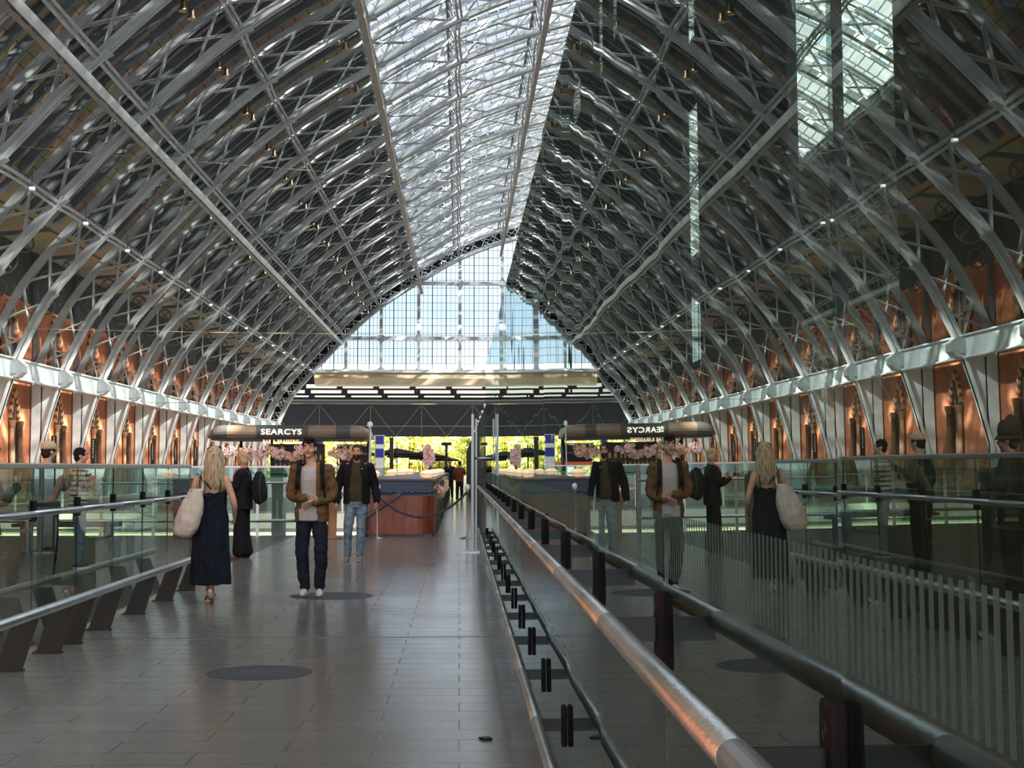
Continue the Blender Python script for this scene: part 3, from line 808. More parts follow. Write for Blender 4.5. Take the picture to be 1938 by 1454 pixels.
for i in range(len(seams) - 1):
    a, b = seams[i] + .006, seams[i + 1] - .006; yc = (a + b) / 2; s, t_ = rot[i], lean[i]
    lab = 'tall frameless glass panel of the right wall, %s from the viewer' % ('first and nearest' if i == 0 else ORD[i])
    t = thing('glass_wall_panel', lab, 'glass panel', (XG, yc, 0), group='tall glass wall panels')
    g = MB(); pan(g, a, b, .04, HT, XG, XG + .012, s, t_, yc); g.build('glass', M['wallglass'], t)
    f = MB(); n = int((b - a) / .0272)
    for j in range(n):
        y = a + .01 + j * .0272
        pan(f, y, y + .0125, 1.235, 1.37, XG - .0006, XG - .0001, s, t_, yc)
    f.build('etched_stripes', M['frit'], t)
    e = MB(); pan(e, a - .0055, a - .0005, .04, HT, XG, XG + .012, s, t_, yc); e.build('edge_gasket', M['black'], t)
    # dark backing sheet behind the panel, with its openings
    lab = 'black backing sheet behind the %s glass panel of the right wall' % ('nearest' if i == 0 else ORD[i])
    bk = MB(); ya_, yb_ = seams[i], seams[i + 1]
    cuts = sorted(set([ya_, yb_] + [min(max(v, ya_), yb_) for h in holes for v in h[:2]]))
    for c0, c1 in zip(cuts[:-1], cuts[1:]):
        if c1 - c0 < 1e-4: continue
        m = (c0 + c1) / 2; iv = [(0.0, HT + .1)]
        for h in holes:
            if h[0] < m < h[1]:
                nv = []
                for p, q in iv:
                    if h[2] > p: nv.append((p, min(q, h[2])))
                    if h[3] < q: nv.append((max(p, h[3]), q))
                iv = nv
        for p, q in iv:
            if q - p > .01: pan(bk, c0, c1, p, q, XG + .03, XG + .045, s, t_, yc)
    o = bk.build('backing_sheet', M['backing'] if 'backing' in M else M.setdefault('backing', mat('black_backing', (.012, .014, .014), .7)))
    tag(o, lab, 'panel', 'black backing sheets')

def make_bracket(arm):
    t = thing('rail_bracket', '', 'bracket')
    return t
def handrail(name, label, xr, z, xg, y0, y1, joints, group, sgn):
    """steel tube on plate brackets clamped to the glass; sgn +1 glass lies to the right of the rail"""
    t = thing(name, label, 'handrail', (xr, y0, z), group=group)
    js = [y0] + [j for j in joints if y0 < j < y1] + [y1]
    g = MB()
    for a, b in zip(js[:-1], js[1:]): g.tube([(xr, a + .0015, z), (xr, b - .0015, z)], .0225, 24)
    g.tube([(xr, y0, z), (xr, y1, z)], .0215, 16)
    g.build('rail_tube', M['steel'], t)
    first = None
    for j in joints:
        if not (y0 < j < y1): continue
        if first is None:
            br = MB(); xa = xr + sgn * .010; xb = xg - sgn * .02
            br.bbox((min(xa, xb), j - .006, z - .040), (max(xa, xb), j + .006, z + .012)); first = br.build('bracket_arm', M['blackmetal2'], t)
            cl = MB(); cl.rbox((xg - sgn * .0115, j, z - .018), (.022, .06, .168), .007, 3)
            cl.rbox((xg + sgn * .0235, j, z - .018), (.022, .06, .168), .007, 3)
            cl.build('glass_clamp', M['clamp'], first)
            lk = MB(); P = [(xg - sgn * .0226, j + .007 * cos(q * pi / 6), z + .03 + .012 * sin(q * pi / 6)) for q in range(13)]
            lk.tube(P, .0012, 5, caps=False); lk.build('lock_ring', M['black'], first)
            j0 = j
        else:
            o = first.copy(); C.objects.link(o); o.parent = t; o.location = (0, j - j0, 0)
            for ch in first.children:
                c = ch.copy(); C.objects.link(c); c.parent = o
    return t
M['blackmetal2'] = mat('black_bracket_metal', (.03, .03, .03), .3, .6)
M['clamp'] = mat('dark_clamp_metal', (.012, .013, .014), .75, 0, spec=.08)
handrail('handrail', 'upper brushed steel handrail along the right glass wall', .32, 1.133, XG, .3, 24.4, seams[1:-1], 'handrails of the glass wall', 1)
handrail('handrail', 'lower brushed steel rail near the floor along the right glass wall', .32, .415, XG, .3, 24.4, seams[1:-1], 'handrails of the glass wall', 1)
# base channel of the glass wall
o = MB().bbox((XG - .02, .2, 0), (XG + .03, 24.5, .04)).build('base_channel', M['darksteel']); tag(o, 'dark metal floor channel holding the right glass wall', 'channel')
# end posts
t = thing('steel_post', 'pair of slim steel posts on a base plate where the tall glass wall ends', 'post', (.24, 24.6, 0))
g = MB(); g.bbox((.20, 24.58, 0), (.245, 24.66, 2.38)); g.build('post', M['poststeel'], t)
g = MB(); g.bbox((.27, 24.70, 0), (.30, 24.76, 2.30)); g.build('post', M['poststeel'], t)
g = MB(); g.box((.2, 24.7, .01), (.30, .26, .02)); g.build('base_plate', M['steel'], t)
g = MB(); g.tube([(.24, 24.64, 1.62), (.56, 24.64, 1.62)], .02, 8); g.build('tie_bar', M['steel'], t)
# lower glass wall beyond
lw = None
yy = 24.75
for i in range(48):
    if lw is None:
        lw = thing('glass_screen_panel', 'lower glass screen panel continuing the right wall beyond the steel posts', 'glass panel', (XG, yy, 0), group='lower glass screen panels')
        g = MB(); g.bbox((XG, yy, .04), (XG + .012, yy + 1.43, 1.05 + E)); g.build('glass', M['wallglass'], lw)
        g = MB(); g.bbox((XG - .01, yy - .006, 0), (XG + .02, yy - .001, 1.05 + E)); g.build('edge_gasket', M['black'], lw)
        g = MB(); g.bbox((XG - .015, yy, .0), (XG + .025, yy + 1.43, .04)); g.build('base_channel', M['darksteel'], lw)
    else:
        o = copy_tree(lw); o.location = (XG, yy + 1.44 * i, 0)

# ================================================================== left balustrade
XL = -3.44
lseams = [11.7 + 1.335 * i for i in range(-6, 6)]          # 3.69 ... 18.4
for i in range(len(lseams) - 1):
    a, b = lseams[i] + .006, lseams[i + 1] - .006
    t = thing('balustrade_panel', 'glass balustrade panel on the left, %s from the near end' % (ORD[i] if i else 'first'), 'balustrade', (XL, a, 0), group='left balustrade panels')
    g = MB(); g.bbox((XL - .012, a, .03), (XL, b, 1.455)); g.build('glass', M['railglass'], t)
    f = MB()
    for j in range(int((b - a) / .0545)): f.bbox((XL + .0002, a + .01 + j * .0545, 1.235), (XL + .0008, a + .022 + j * .0545, 1.37))
    f.build('etched_stripes', M['frit'], t)
    e = MB(); e.bbox((XL - .012, a - .0055, .03), (XL, a - .0005, 1.455)); e.build('edge_gasket', M['black'], t)
g = MB(); g.rbox((XL - .006, (lseams[0] + lseams[-1]) / 2, 1.478), (.06, lseams[-1] - lseams[0], .045), .008); tag(g.build('capping_rail', M['steelcap'] if 'steelcap' in M else M.setdefault('steelcap', mat('cap_rail_metal', (.50, .52, .52), .35, .7))), 'flat grey capping rail on top of the left glass balustrade', 'rail')
t = handrail('handrail', 'steel handrail on the left glass balustrade', -3.05, 1.133, XL, lseams[0], lseams[-1] - .1, lseams[1:-1], 'rails of the left balustrade', -1)
# lower bumper rail on leaning fins
t = thing('bumper_rail', 'low steel bumper rail on leaning dark fins along the left balustrade', 'rail', (-3.05, lseams[0], .415), group='rails of the left balustrade')
g = MB(); g.tube([(-3.05, lseams[0], .415), (-3.05, lseams[-1] - .2, .415)], .036, 20); g.build('rail_tube', M['steel'], t)
M['fin'] = mat('dark_fin_metal', (.02, .019, .018), .5, .3)
f0_ = None
for j in [17.2, 15.9, 14.5, 13.1, 12.1, 11.5, 10.5, 9.3, 8.0, 6.7, 5.4]:
    if f0_ is None:
        m = MB(); m.prism([(-3.34, 0), (-3.155, 0), (-3.035, .385), (-3.20, .385)], 'y', j - .03, j + .03); m.bbox((-3.36, j - .05, 0), (-3.14, j + .05, .012)); f0_ = m.build('support_fin', M['fin'], t); jj = j
    else:
        o = f0_.copy(); C.objects.link(o); o.parent = t; o.location = (0, j - jj, 0)

# cross balustrade at the floor opening, and the far one
def balustrade(name, label, x0, x1, y, seg, posts=True, h=1.455, rails=True):
    t = thing(name, label, 'balustrade', ((x0 + x1) / 2, y, 0))
    n = max(1, round((x1 - x0) / seg))
    for i in range(n):
        a = x0 + (x1 - x0) * i / n; b = x0 + (x1 - x0) * (i + 1) / n
        g = MB(); g.bbox((a + .01, y, .05), (b - .01, y + .012, h)); g.build('glass', M['railglass'], t)
        if posts:
            p = MB(); p.bbox((a - .03, y - .05, 0), (a + .03, y - .01, 1.18)); p.bbox((a - .07, y - .1, 0), (a + .07, y + .04, .015)); p.build('post', M['steelcap'], t)
    g = MB(); g.bbox((x0, y - .02, h), (x1, y + .035, h + .035)); g.build('capping_rail', M['steelcap'], t)
    if rails:
        g = MB(); g.tube([(x0, y - .16, 1.13), (x1, y - .16, 1.13)], .024, 10); g.build('handrail', M['steel'], t)
        g = MB(); g.tube([(x0, y - .2, .33), (x1, y - .2, .33)], .035, 10); g.build('bumper_rail', M['steel'], t)
    return t
balustrade('cross_balustrade', 'glass balustrade with steel rails crossing in front of the floor opening', -14.2, -3.2, 30.7, 1.1)
balustrade('far_balustrade', 'greenish glass balustrade on the far edge of the floor opening, before the bar', -21.8, -2.3, 46.7, 1.5, rails=False)
balustrade('mid_balustrade', 'glass balustrade behind the standing onlookers on the left', -21.8, -8.5, 24.0, 1.4, rails=True)
o = MB().bbox((-3.27, 30.55, 0), (-3.17, 30.7, 1.47)).build('dark_post', M['darksteel']); tag(o, 'dark square post at the right end of the cross balustrade', 'post')
o = MB().bbox((-4.02, 31.0 - .2, 0), (-3.72, 31.0 - .12, 1.12)).build('grey_column', M['grey']); tag(o, 'flat grey upright behind the cross balustrade rails', 'column')

# ================================================================== floor marks
M['disc'] = mat('floor_disc_vinyl', (.045, .048, .055), .5, spec=.3)
M['discmark'] = mat('floor_disc_print', (.12, .13, .14), .5)
def disc(cx, cy, r, lab, marks):
    t = thing('floor_sticker', lab, 'floor sticker', (cx, cy, 0), group='round floor stickers')
    m = MB(); m.lathe([(0.0001, .0005), (r, .0005), (r, .002), (0, .002)], (cx, cy, 0), 48, smooth=False); m.build('disc', M['disc'], t)
    if marks:
        random.seed(3); k = MB()
        for row in range(4):
            for q in range(9):
                w_ = r * .10 * random.uniform(.4, 1); x = cx - r * .55 + q * r * .125; k.bbox((x, cy + r * (.3 - row * .2), .0021), (x + w_, cy + r * (.33 - row * .2), .0024))
        k.build('worn_print', M['discmark'], t)
disc(-1.46, 16.45, .47, 'larger dark round floor sticker under the walking man in the tan jacket', False)
disc(-1.43, 10.37, .375, 'smaller dark round floor sticker with worn print in the foreground', True)
o = MB().box((-1.5, 12.45, .001), (3.7, .028, .003), rz=.012).build('trim_2', M['darksteel'], kind='structure')
m = MB(); random.seed(2)
bm_ = []
m.ell((.145, 7.8, .008), (.03, .028, .009)); m.ell((.165, 7.79, .006), (.016, .02, .007)); m.ell((.12, 7.82, .006), (.018, .012, .006))
tag(m.build('dropped_scrap', M['black']), 'small black scrap dropped on the floor near the lower right rail', 'scrap')

# ================================================================== champagne bar
M['mahog'] = mat('mahogany_panel', (.16, .035, .018), .3, 0, .35, 1.5, stretch=(6, 6, 1)); M['mahog_d'] = mat('mahogany_dark', (.06, .014, .01), .3)
M['navy'] = mat('navy_upholstery', (.025, .045, .09), .5, 0, .2, 3); M['navyrib'] = mat('navy_trim', (.02, .06, .14), .4)
M['lampcream'] = mat('cream_lampshade', (.85, .66, .48), .5, emit=(1, .66, .42), es=.75)
M['gold'] = mat('polished_brass', (.75, .52, .25), .25, 1)
M['tablew'] = mat('pale_tabletop', (.7, .62, .5), .35)
M['pink'] = mat('pink_blossom', (.78, .42, .42), .7, col2=(.95, .72, .68), vscale=9)
M['peach'] = mat('peach_blossom', (.72, .36, .24), .7, col2=(.9, .62, .5), vscale=8)
M['stem'] = mat('twig', (.1, .07, .05), .8)
def booth(x0, x1, y0, y1, lab):
    t = thing('bar_booth', lab, 'booth', ((x0 + x1) / 2, y0, 0), group='bar booths along the walkway')
    m = MB()
    P = [(x0, y0 + .15)] + [(x1 - .35 + .35 * sin(q * pi / 12), y0 + .35 - .35 * cos(q * pi / 12)) for q in range(7)] + [(x1, y1), (x0, y1)]
    m.prism([(a, b) for a, b in P], 'z', .06, .86); m.build('wooden_base', M['mahog'], t)
    m = MB(); m.prism([(x0, y0 + .19), (x1 - .08, y0 + .1), (x1 - .04, y1), (x0, y1)], 'z', 0, .06); m.build('plinth', M['mahog_d'], t)
    m = MB()
    for q in range(8):
        x = x0 + .04 + (x1 - x0 - .45) * q / 7; m.bbox((x - .02, y0 - .0 + .125, .1), (x + .02, y0 + .16, .82))
    m.bbox((x0, y0 + .12, .78), (x1 - .3, y0 + .16, .86)); m.bbox((x0, y0 + .12, .06), (x1 - .3, y0 + .16, .12)); m.build('moulding', M['mahog_d'], t)
    m = MB(); m.bbox((x0, y0 + .15, .86), (x1 - .06, y1 - .05, 1.18)); m.build('upholstered_back', M['navy'], t)
    m = MB()
    for q in range(12): m.ell((x0 + .08 + q * (x1 - x0 - .2) / 11, y0 + .14, .93 + .012 * (q % 2)), (.075, .03, .035), n=8, k=6)
    m.build('braided_trim', M['navyrib'], t)
    m = MB(); m.bbox((x0 - .02, y0 + .1, 1.18), (x1 + .0, y1, 1.215)); m.build('top_ledge', M['mahog_d'], t)
    for yy_ in (y0 + .35, y1 - .1): MB().tube([(x1 + .03, yy_, 0), (x1 + .03, yy_, 1.22)], .013, 8).build('post', M['darksteel'], t)
    return t
for i in range(12):
    y0 = 30.2 + i * 3.6
    booth(-2.05, -.52, y0, y0 + 3.3, '%s mahogany and navy bar booth beside the walkway' % ('nearest' if i == 0 else ORD[i]))
def lamp(x, y, z, i):
    t = thing('table_lamp', 'round cream table lamp on the bar booths, %s from the viewer' % ('nearest' if i == 0 else ORD[i] if i < len(ORD) else 'far'), 'lamp', (x, y, z), group='cream lamps on the bar booths')
    m = MB(); m.lathe([(.0, .02), (.10, .03), (.165, .10), (.11, .175), (0, .20)], (x, y, z), 16); m.build('lamp_shade', M['lampcream'], t)
    m = MB(); m.lathe([(.166, .094), (.172, .10), (.166, .106)], (x, y, z), 16); m.build('rim', M['gold'], t)
    m = MB(); m.lathe([(.06, 0), (.06, .012), (.012, .02), (.012, .04)], (x, y, z), 10); m.build('foot', M['gold'], t)
k = 0
for i in range(6):
    for x in ((-.70, -1.85) if i == 0 else (-.66,)):
        lamp(x, 30.6 + i * 3.6, 1.215, k); k += 1
for i, (px, py, Z) in enumerate(((742, 903, 38), (762, 899, 42), (776, 898, 45))):
    x, y, z = W(px, py, Z); lamp(x, y, 1.215, k) ; k += 1
    o = MB().bbox((x - .5, y - .4, 0), (x + .5, y + .4, 1.21)).build('bar_counter', M['mahog']); tag(o, 'mahogany counter block behind the booths holding the lamp %s from the left' % ('first', 'second', 'third')[i], 'counter', 'inner counters')
def blossom(c, r, n, mm, lab, name='blossom_bunch', vase=True, seed=1, hang=False, flat=1.0, group=None):
    t = thing(name, lab, 'flowers', c, group=group); random.seed(seed)
    f = MB()
    for i in range(n):
        while True:
            p = Vector((random.uniform(-1, 1), random.uniform(-1, 1), random.uniform(-1, 1)))
            if p.length < 1: break
        q = Vector(c) + Vector((p.x * r[0], p.y * r[1], p.z * r[2])); s = random.uniform(.035, .08) * flat
        for a in range(5):
            an = a * 1.257 + i; d = Vector((cos(an), random.uniform(-.4, .4), sin(an)))
            f.ell(q + d * s * .6, (s * .5, s * .3, s * .5), n=5, k=3)
    f.build('petals', mm, t)
    g = MB()
    for i in range(7):
        e_ = Vector(c) + Vector((random.uniform(-.8, .8) * r[0], random.uniform(-.6, .6) * r[1], random.uniform(-.5, .8) * r[2]))
        s_ = Vector(c) + Vector((0, 0, r[2] * 1.1 if hang else -r[2] - .1)); g.tube([s_, (s_ + e_) / 2 + Vector((.05, 0, 0)), e_], [.018, .012, .006], 5)
    g.build('stems', M['stem'], t)
    if vase:
        v = MB(); b = Vector(c) - Vector((0, 0, r[2] + .38)); v.lathe([(.07, 0), (.1, .12), (.05, .28), (.07, .34)], b, 12); v.build('vase', M['white'], t)
    return t
x, y, z = W(812, 868, 41.2); blossom((x, y, 1.78), (.17, .2, .36), 70, M['pink'], 'tall pink blossom arrangement standing on the bar booths', seed=4); 
x, y, z = W(818, 925, 29.9)
for i in range(4):
    blossom((-.42, 31.2 + 3.6 * i, .98), (.12, .3, .16), 18, M['peach'], 'small peach garland hung on the side of the %s booth' % ('nearest' if i == 0 else ORD[i]), vase=False, seed=9 + i, hang=True, group='garlands on the booths')
# rope barrier
M['rope'] = mat('dark_rope', (.03, .035, .05), .7, bump=.5, bscale=60)
def stanchion(x, y, lab):
    t = thing('rope_stanchion', lab, 'stanchion', (x, y, 0), group='rope stanchions')
    m = MB(); m.lathe([(.15, 0), (.15, .015), (.03, .04), (.022, .06), (.022, .92), (.035, .94), (.035, .98), (0, 1.0)], (x, y, 0), 16); m.build('post', M['poststeel'], t)
    m = MB(); m.lathe([(.0, .98), (.05, 1.0), (.06, 1.05), (.05, 1.1), (0, 1.12)], (x, y, 0), 12); m.build('ball_top', M['white'], t)
stanchion(-1.68, 29.4, 'rope stanchion with a pale top before the bar booths, left one')
stanchion(.16, 29.4, 'rope stanchion beside the glass wall, right one of the pair')
P = []
for q in range(21):
    u = q / 20; P.append((-1.68 + 1.84 * u, 29.34, .90 - .62 * 4 * u * (1 - u) * .78 + .06 * u))
o = MB().tube(P, .024, 8).build('barrier_rope', M['rope']); tag(o, 'sagging dark rope hung between the two stanchions across the walkway', 'rope')

# bar canopy with its sign
M['tan'] = mat('canopy_tan_panel', (.20, .14, .095), .4); M['cdark'] = mat('canopy_dark_panel', (.07, .065, .06), .35)
M['signlit'] = mat('lit_sign_letters', (1, .95, .85), .4, emit=(1, .90, .72), es=1.6); M['signlit2'] = mat('lit_sign_letters_warm', (1, .7, .5), .4, emit=(1, .62, .40), es=1.1)
CY = 50.0
t = thing('bar_canopy', 'long rounded tan and dark canopy over the bar, carrying its lit sign', 'canopy', W(545, 830, CY))
def csec(x, k=1.0, dz=0):
    P = []
    for q in range(9):
        a = -pi / 2 + pi * q / 8; P.append((x, CY + .25 - .32 * cos(a) * k, 2.70 + dz + .235 * sin(a) * k))
    P += [(x, CY + 3.0, 2.70 + dz + .235 * k), (x, CY + 3.0, 2.70 + dz - .235 * k)]
    return P
stops = [(395, 'cdark'), (433, 'tan'), (487, 'cdark'), (585, 'tan'), (637, 'cdark'), (664, 'tan'), (700, None)]
def cx_(px): return (px - 870) / F * CY
for (a, mm), (b, _) in zip(stops[:-1], stops[1:]):
    xa, xb = cx_(a), cx_(b); n = 6; V = []
    for i in range(n + 1):
        x = xa + (xb - xa) * i / n; u = 1; dz = 0
        if a == 395: u = sqrt(max(.02, 1 - (1 - i / n) ** 3)); dz = -.235 * (1 - u)
        if b == 700: u = sqrt(max(.05, 1 - (i / n) ** 3)) ; dz = -.235 * (1 - u)
        V += csec(x, max(u, .12), dz)
    m = MB(); Fs = [(i * 11 + j, i * 11 + (j + 1) % 11, (i + 1) * 11 + (j + 1) % 11, (i + 1) * 11 + j) for i in range(n) for j in range(11)]
    Fs += [tuple(range(11)), tuple(n * 11 + j for j in range(11))]
    m.add(V, Fs, False); m.build('canopy_panel', M[mm], t)
def textmesh(s, size, ext, mm, parent, x, y, z, name, width=None, rot=(pi / 2, 0, 0)):
    cu = bpy.data.curves.new('txt', 'FONT'); cu.body = s; cu.size = size; cu.extrude = ext; cu.align_x = 'CENTER'; cu.offset = size * .012; cu.space_character = 1.12
    ob = bpy.data.objects.new('txt', cu); C.objects.link(ob)
    dg = bpy.context.evaluated_depsgraph_get(); me = bpy.data.meshes.new_from_object(ob.evaluated_get(dg)); bpy.data.objects.remove(ob)
    R = Matrix.Rotation(rot[2], 4, 'Z') @ Matrix.Rotation(rot[0], 4, 'X')
    if width:
        xs = [v.co.x for v in me.vertices]; me.transform(Matrix.Diagonal((width / (max(xs) - min(xs)), 1, 1, 1)))
    me.transform(R)
    pl = parent.location if parent else Vector((0, 0, 0)); me.transform(Matrix.Translation(Vector((x, y, z)) - pl))
    o = bpy.data.objects.new(name, me); C.objects.link(o); me.materials.clear(); me.materials.append(mm)
    if parent: o.parent = parent
    return o
textmesh('SEARCYS', .27, .02, M['signlit'], t, cx_(535), CY - .10, 2.60, 'sign_lettering', 1.40)
textmesh('BAR & BRASSERIE', .185, .015, M['signlit2'], t, cx_(535), CY - .16, 2.285, 'sign_lettering', 1.24)
m = MB(); m.bbox((cx_(400), CY + .3, 2.40), (cx_(690), CY + 2.9, 2.46)); m.build('underside', M['black'], t)
for px in (500, 690, 440):
    m = MB(); m.tube([(cx_(px), CY + 2.4, 0), (cx_(px), CY + 2.4, 2.45)], .05, 8); m.build('column', M['darksteel'], t)
# back bar below the canopy
t = thing('back_bar', 'dark back bar cabinet with glinting bottles under the canopy', 'bar', (cx_(560), CY + 2, 0))
m = MB(); m.bbox((cx_(505), CY + 2.0, 0), (cx_(605), CY + 2.3, 2.3)); m.build('cabinet', mat('backbar_wood', (.05, .03, .02), .5), t)
M['glint'] = mat('amber_bottle_glass', (.35, .2, .08), .1, emit=(1, .6, .3), es=.15)
m = MB()
for z in (1.35, 1.7, 2.05): m.bbox((cx_(508), CY + 1.85, z), (cx_(602), CY + 2.0, z + .02))
m.build('shelf', M['mahog_d'], t)
random.seed(8)
b0 = None; kk = 0
for z in (1.37, 1.72):
    for q in range(11):
        x = cx_(512) + q * .16; h = random.uniform(.2, .28)
        o = MB().lathe([(.035, 0), (.035, .15), (.014, .2), (.014, h)], (x, CY + 1.92, z), 8).build('bottle', M['glint'])
        tag(o, 'amber bottle on the %s shelf of the dark back bar' % ('lower' if z < 1.5 else 'upper'), 'bottle', 'bottles on the %s back bar shelf' % ('lower' if z < 1.5 else 'upper'))
o = MB().bbox((cx_(480), CY + .5, 0), (cx_(700), CY + 1.1, 1.1)).build('bar_counter', mat('pale_counter', (.5, .46, .36), .4)); tag(o, 'long pale counter standing under the bar canopy', 'counter')
for i, (px, rx) in enumerate(((432, .16), (462, .3), (489, .35), (512, .3), (528, .22), (556, .22), (572, .3), (640, .35), (655, .3), (672, .2))):
    blossom((cx_(px), CY + .35, 2.04 - (i % 3) * .07), (rx * 1.2, .3, .19), 26, M['peach'] if i % 2 else M['pink'], 'bunch of pink blossom hanging under the canopy edge, %s from the left' % ('first' if i == 0 else ORD[i]), vase=False, seed=20 + i, hang=True, flat=1.3, group='blossom bunches under the canopy')
# blue and white notice pillars
M['blue'] = mat('royal_blue_panel', (.03, .05, .42), .5); M['bluew'] = mat('white_notice', (.8, .8, .78), .5, emit=(1, 1, 1), es=.15)
def totem(px, Z, w_, lab):
    x = (px - 870) / F * Z; t = thing('notice_pillar', lab, 'sign', (x, Z, 0), group='blue and white notice pillars')
    top = EYE + 60 / F * Z
    m = MB(); m.bbox((x - w_ / 2, Z, 0), (x + w_ / 2, Z + .2, top)); m.build('body', M['steelcap'], t)
    for z0, z1, mm in ((.86, .99, 'blue'), (.80, .86, 'bluew'), (.66, .79, 'blue'), (.38, .65, 'bluew')):
        m = MB(); m.bbox((x - w_ * .42, Z - .01, top * z0), (x + w_ * .42, Z - .001, top * z1)); m.build('notice', M[mm], t)
totem(719, 62, .42, 'blue and white notice pillar right of the bar canopy')
totem(604, 62, .42, 'blue and white notice pillar seen below the canopy, behind the man in tan')
x, y, z = W(701, 808, 44)
t = thing('ball_pole', 'thin white pole with a ball finial beside the bar canopy', 'pole', (x, y, 0))
m = MB(); m.tube([(x, y, 0), (x, y, z)], .04, 8); m.build('pole', M['steelcap'], t)
m = MB(); m.ell((x, y, z + .06), (.09, .09, .1)); m.build('ball', M['white'], t)
# shelving kiosk at px 640-695
t = thing('kiosk', 'open black kiosk frame with shelves between canopy and notice pillar', 'kiosk', (cx_(668), 56, 0))
xa, xb = (640 - 870) / F * 56, (697 - 870) / F * 56
m = MB()
for x in (xa, xb): m.bbox((x - .03, 56, 0), (x + .03, 56.06, 2.35))
for z in (2.3, 1.95, 1.55): m.bbox((xa, 56, z), (xb, 56.06, z + .06))
m.build('frame', M['tan'], t)
m = MB(); m.bbox((xa + .05, 56.3, 1.5), (xb - .05, 56.4, 2.3)); m.build('screen', M['black'], t)
m = MB(); m.bbox((xa + .1, 55.9, 1.45), (xb + .3, 56.3, 1.62)); m.build('red_counter', mat('red_panel', (.75, .12, .06), .5, emit=(1, .2, .1), es=.3), t)
# black parasols over the far tables
M['parasol'] = mat('black_parasol', (.012, .012, .014), .6, spec=.2)
def parasol(x, y, h, r, lab):
    t = thing('parasol', lab, 'parasol', (x, y, 0), group='black parasols')
    m = MB(); m.lathe([(r, h), (r * .5, h + .18), (.03, h + .32), (0.0, h + .33)], (x, y, 0), 8, smooth=False); m.lathe([(r, h - .12), (r, h)], (x, y, 0), 8, smooth=False); m.build('canopy', M['parasol'], t)
    m = MB(); m.tube([(x, y, 0), (x, y, h + .45)], .03, 8); m.build('pole', M['black'], t)
for i, (px, Z) in enumerate(((752, 84), (775, 96), (800, 90), (815, 104), (832, 112))):
    parasol((px - 870) / F * Z, Z, 2.25 - .05 * i, 1.5, 'black parasol over the far tables, %s from the left' % ('first' if i == 0 else ORD[i]))
o = MB().bbox(((738 - 870) / F * 74, 74, 0), ((745 - 870) / F * 74, 74.3, 3.0)).build('black_pillar', M['black']); tag(o, 'black pillar right of the blue notice pillar', 'pillar')
m = MB(); x = (845 - 870) / F * 95; m.bbox((x - .09, 95, 0), (x + .09, 95.2, 3.0)); m.bbox((x - .35, 95, 2.9), (x + .35, 95.2, 3.1)); tag(m.build('lamp_column', M['black']), 'black T-shaped column standing far along the walkway', 'column')
# barrier tape red line at the far end
# white seat by the rail behind the man in tan
t = thing('round_seat', 'white round seat on a cream pedestal between the two walking men', 'seat', (-2.75, 31.0, 0))
m = MB(); m.lathe([(.0, .86), (.3, .88), (.42, .95), (.42, 1.0), (0, 1.0)], (-2.62, 29.6, 0), 20); m.build('seat_pad', M['white'], t)
m = MB(); m.lathe([(.22, 0), (.22, .03), (.09, .06), (.10, .6), (.22, .86)], (-2.62, 29.6, 0), 14); m.build('pedestal', M['cream'], t)

bn0 = None
for i, k in enumerate((0, 1, 3, 4, 5)):
    y = 84.0 + BAY * k; x = -23.6
    t = thing('name_banner', 'upright black banner with white capital letters near the brick wall, %s from the left' % ('first' if i == 0 else ORD[i]), 'banner', (x, y, 0), group='black upright banners')
    MB().bbox((x - .16, y, .5), (x + .16, y + .05, EYE + 1.82)).build('panel', M['banner'], t)
    MB().bbox((x - .2, y - .05, 0), (x + .2, y + .1, .5)).build('stand', M['darksteel'], t)
    for q, ch in enumerate('SEARCYS'): textmesh(ch, .17, .004, M['white'], t, x, y - .006, EYE + 1.62 - q * .17, 'letter')

# low benches and dark columns behind the left balustrade
M['benchtop'] = mat('bench_slats', (.05, .045, .04), .5)
for i, (x, y, w_) in enumerate(((-7.2, 15.5, 1.8), (-8.6, 20.5, 2.0), (-6.9, 25.5, 1.8))):
    t = thing('bench', 'low dark bench on the floor behind the left balustrade, %s from the near end' % ('first' if i == 0 else ORD[i]), 'bench', (x, y, 0), group='benches behind the balustrade')
    MB().bbox((x - w_ / 2, y - .25, .42), (x + w_ / 2, y + .25, .48)).build('seat', M['benchtop'], t)
    for s_ in (-1, 1): MB().bbox((x + s_ * w_ * .4 - .04, y - .22, 0), (x + s_ * w_ * .4 + .04, y + .22, .42)).build('leg', M['darksteel'], t)
for i, (x, y) in enumerate(((-7.6, 22.0), (-9.8, 27.5), (-12.5, 29.0), (-5.6, 29.5))):
    o = MB().rbox((x, y, .62), (.42, .42, 1.24), .03).build('bollard_column', mat('dark_column_%d' % i, (.025, .03, .028), .4)); tag(o, 'dark square-sided waist-high pillar behind the left balustrade, %s from the near end' % ('first' if i == 0 else ORD[i]), 'pillar', 'dark pillars')
# waste bin / ticket machine shapes seen through the glass

for i in range(8):  # added white globes stand in for clamps on the screen top, no lamps
    x, y, z = XG + .005, 25.4 + i * 3.0, 1.05 + E
    t = thing('clamp_globe', 'small white globe for a clamp on the lower glass screen, %s from the posts' % ('first' if i == 0 else ORD[i]), 'lamp', (x, y, z), group='globes on the lower glass screen')
    MB().ell((x, y, z + .045), (.028, .028, .032)).build('globe', M['white'], t); MB().bbox((x - .02, y - .03, z), (x + .02, y + .03, z + .02)).build('clip', M['poststeel'], t)
t = thing('diagonal_brace', 'dark diagonal handrail leaning across the front of the nearest bar booth', 'rail', (-1.7, 30.1, 0))
MB().beam((-2.0, 30.2, .42), (-1.25, 30.2, .92), .05, .09).build('bar', M['mahog_d'], t); MB().bbox((-2.03, 30.15, 0), (-1.97, 30.24, .45)).build('post', M['mahog_d'], t)
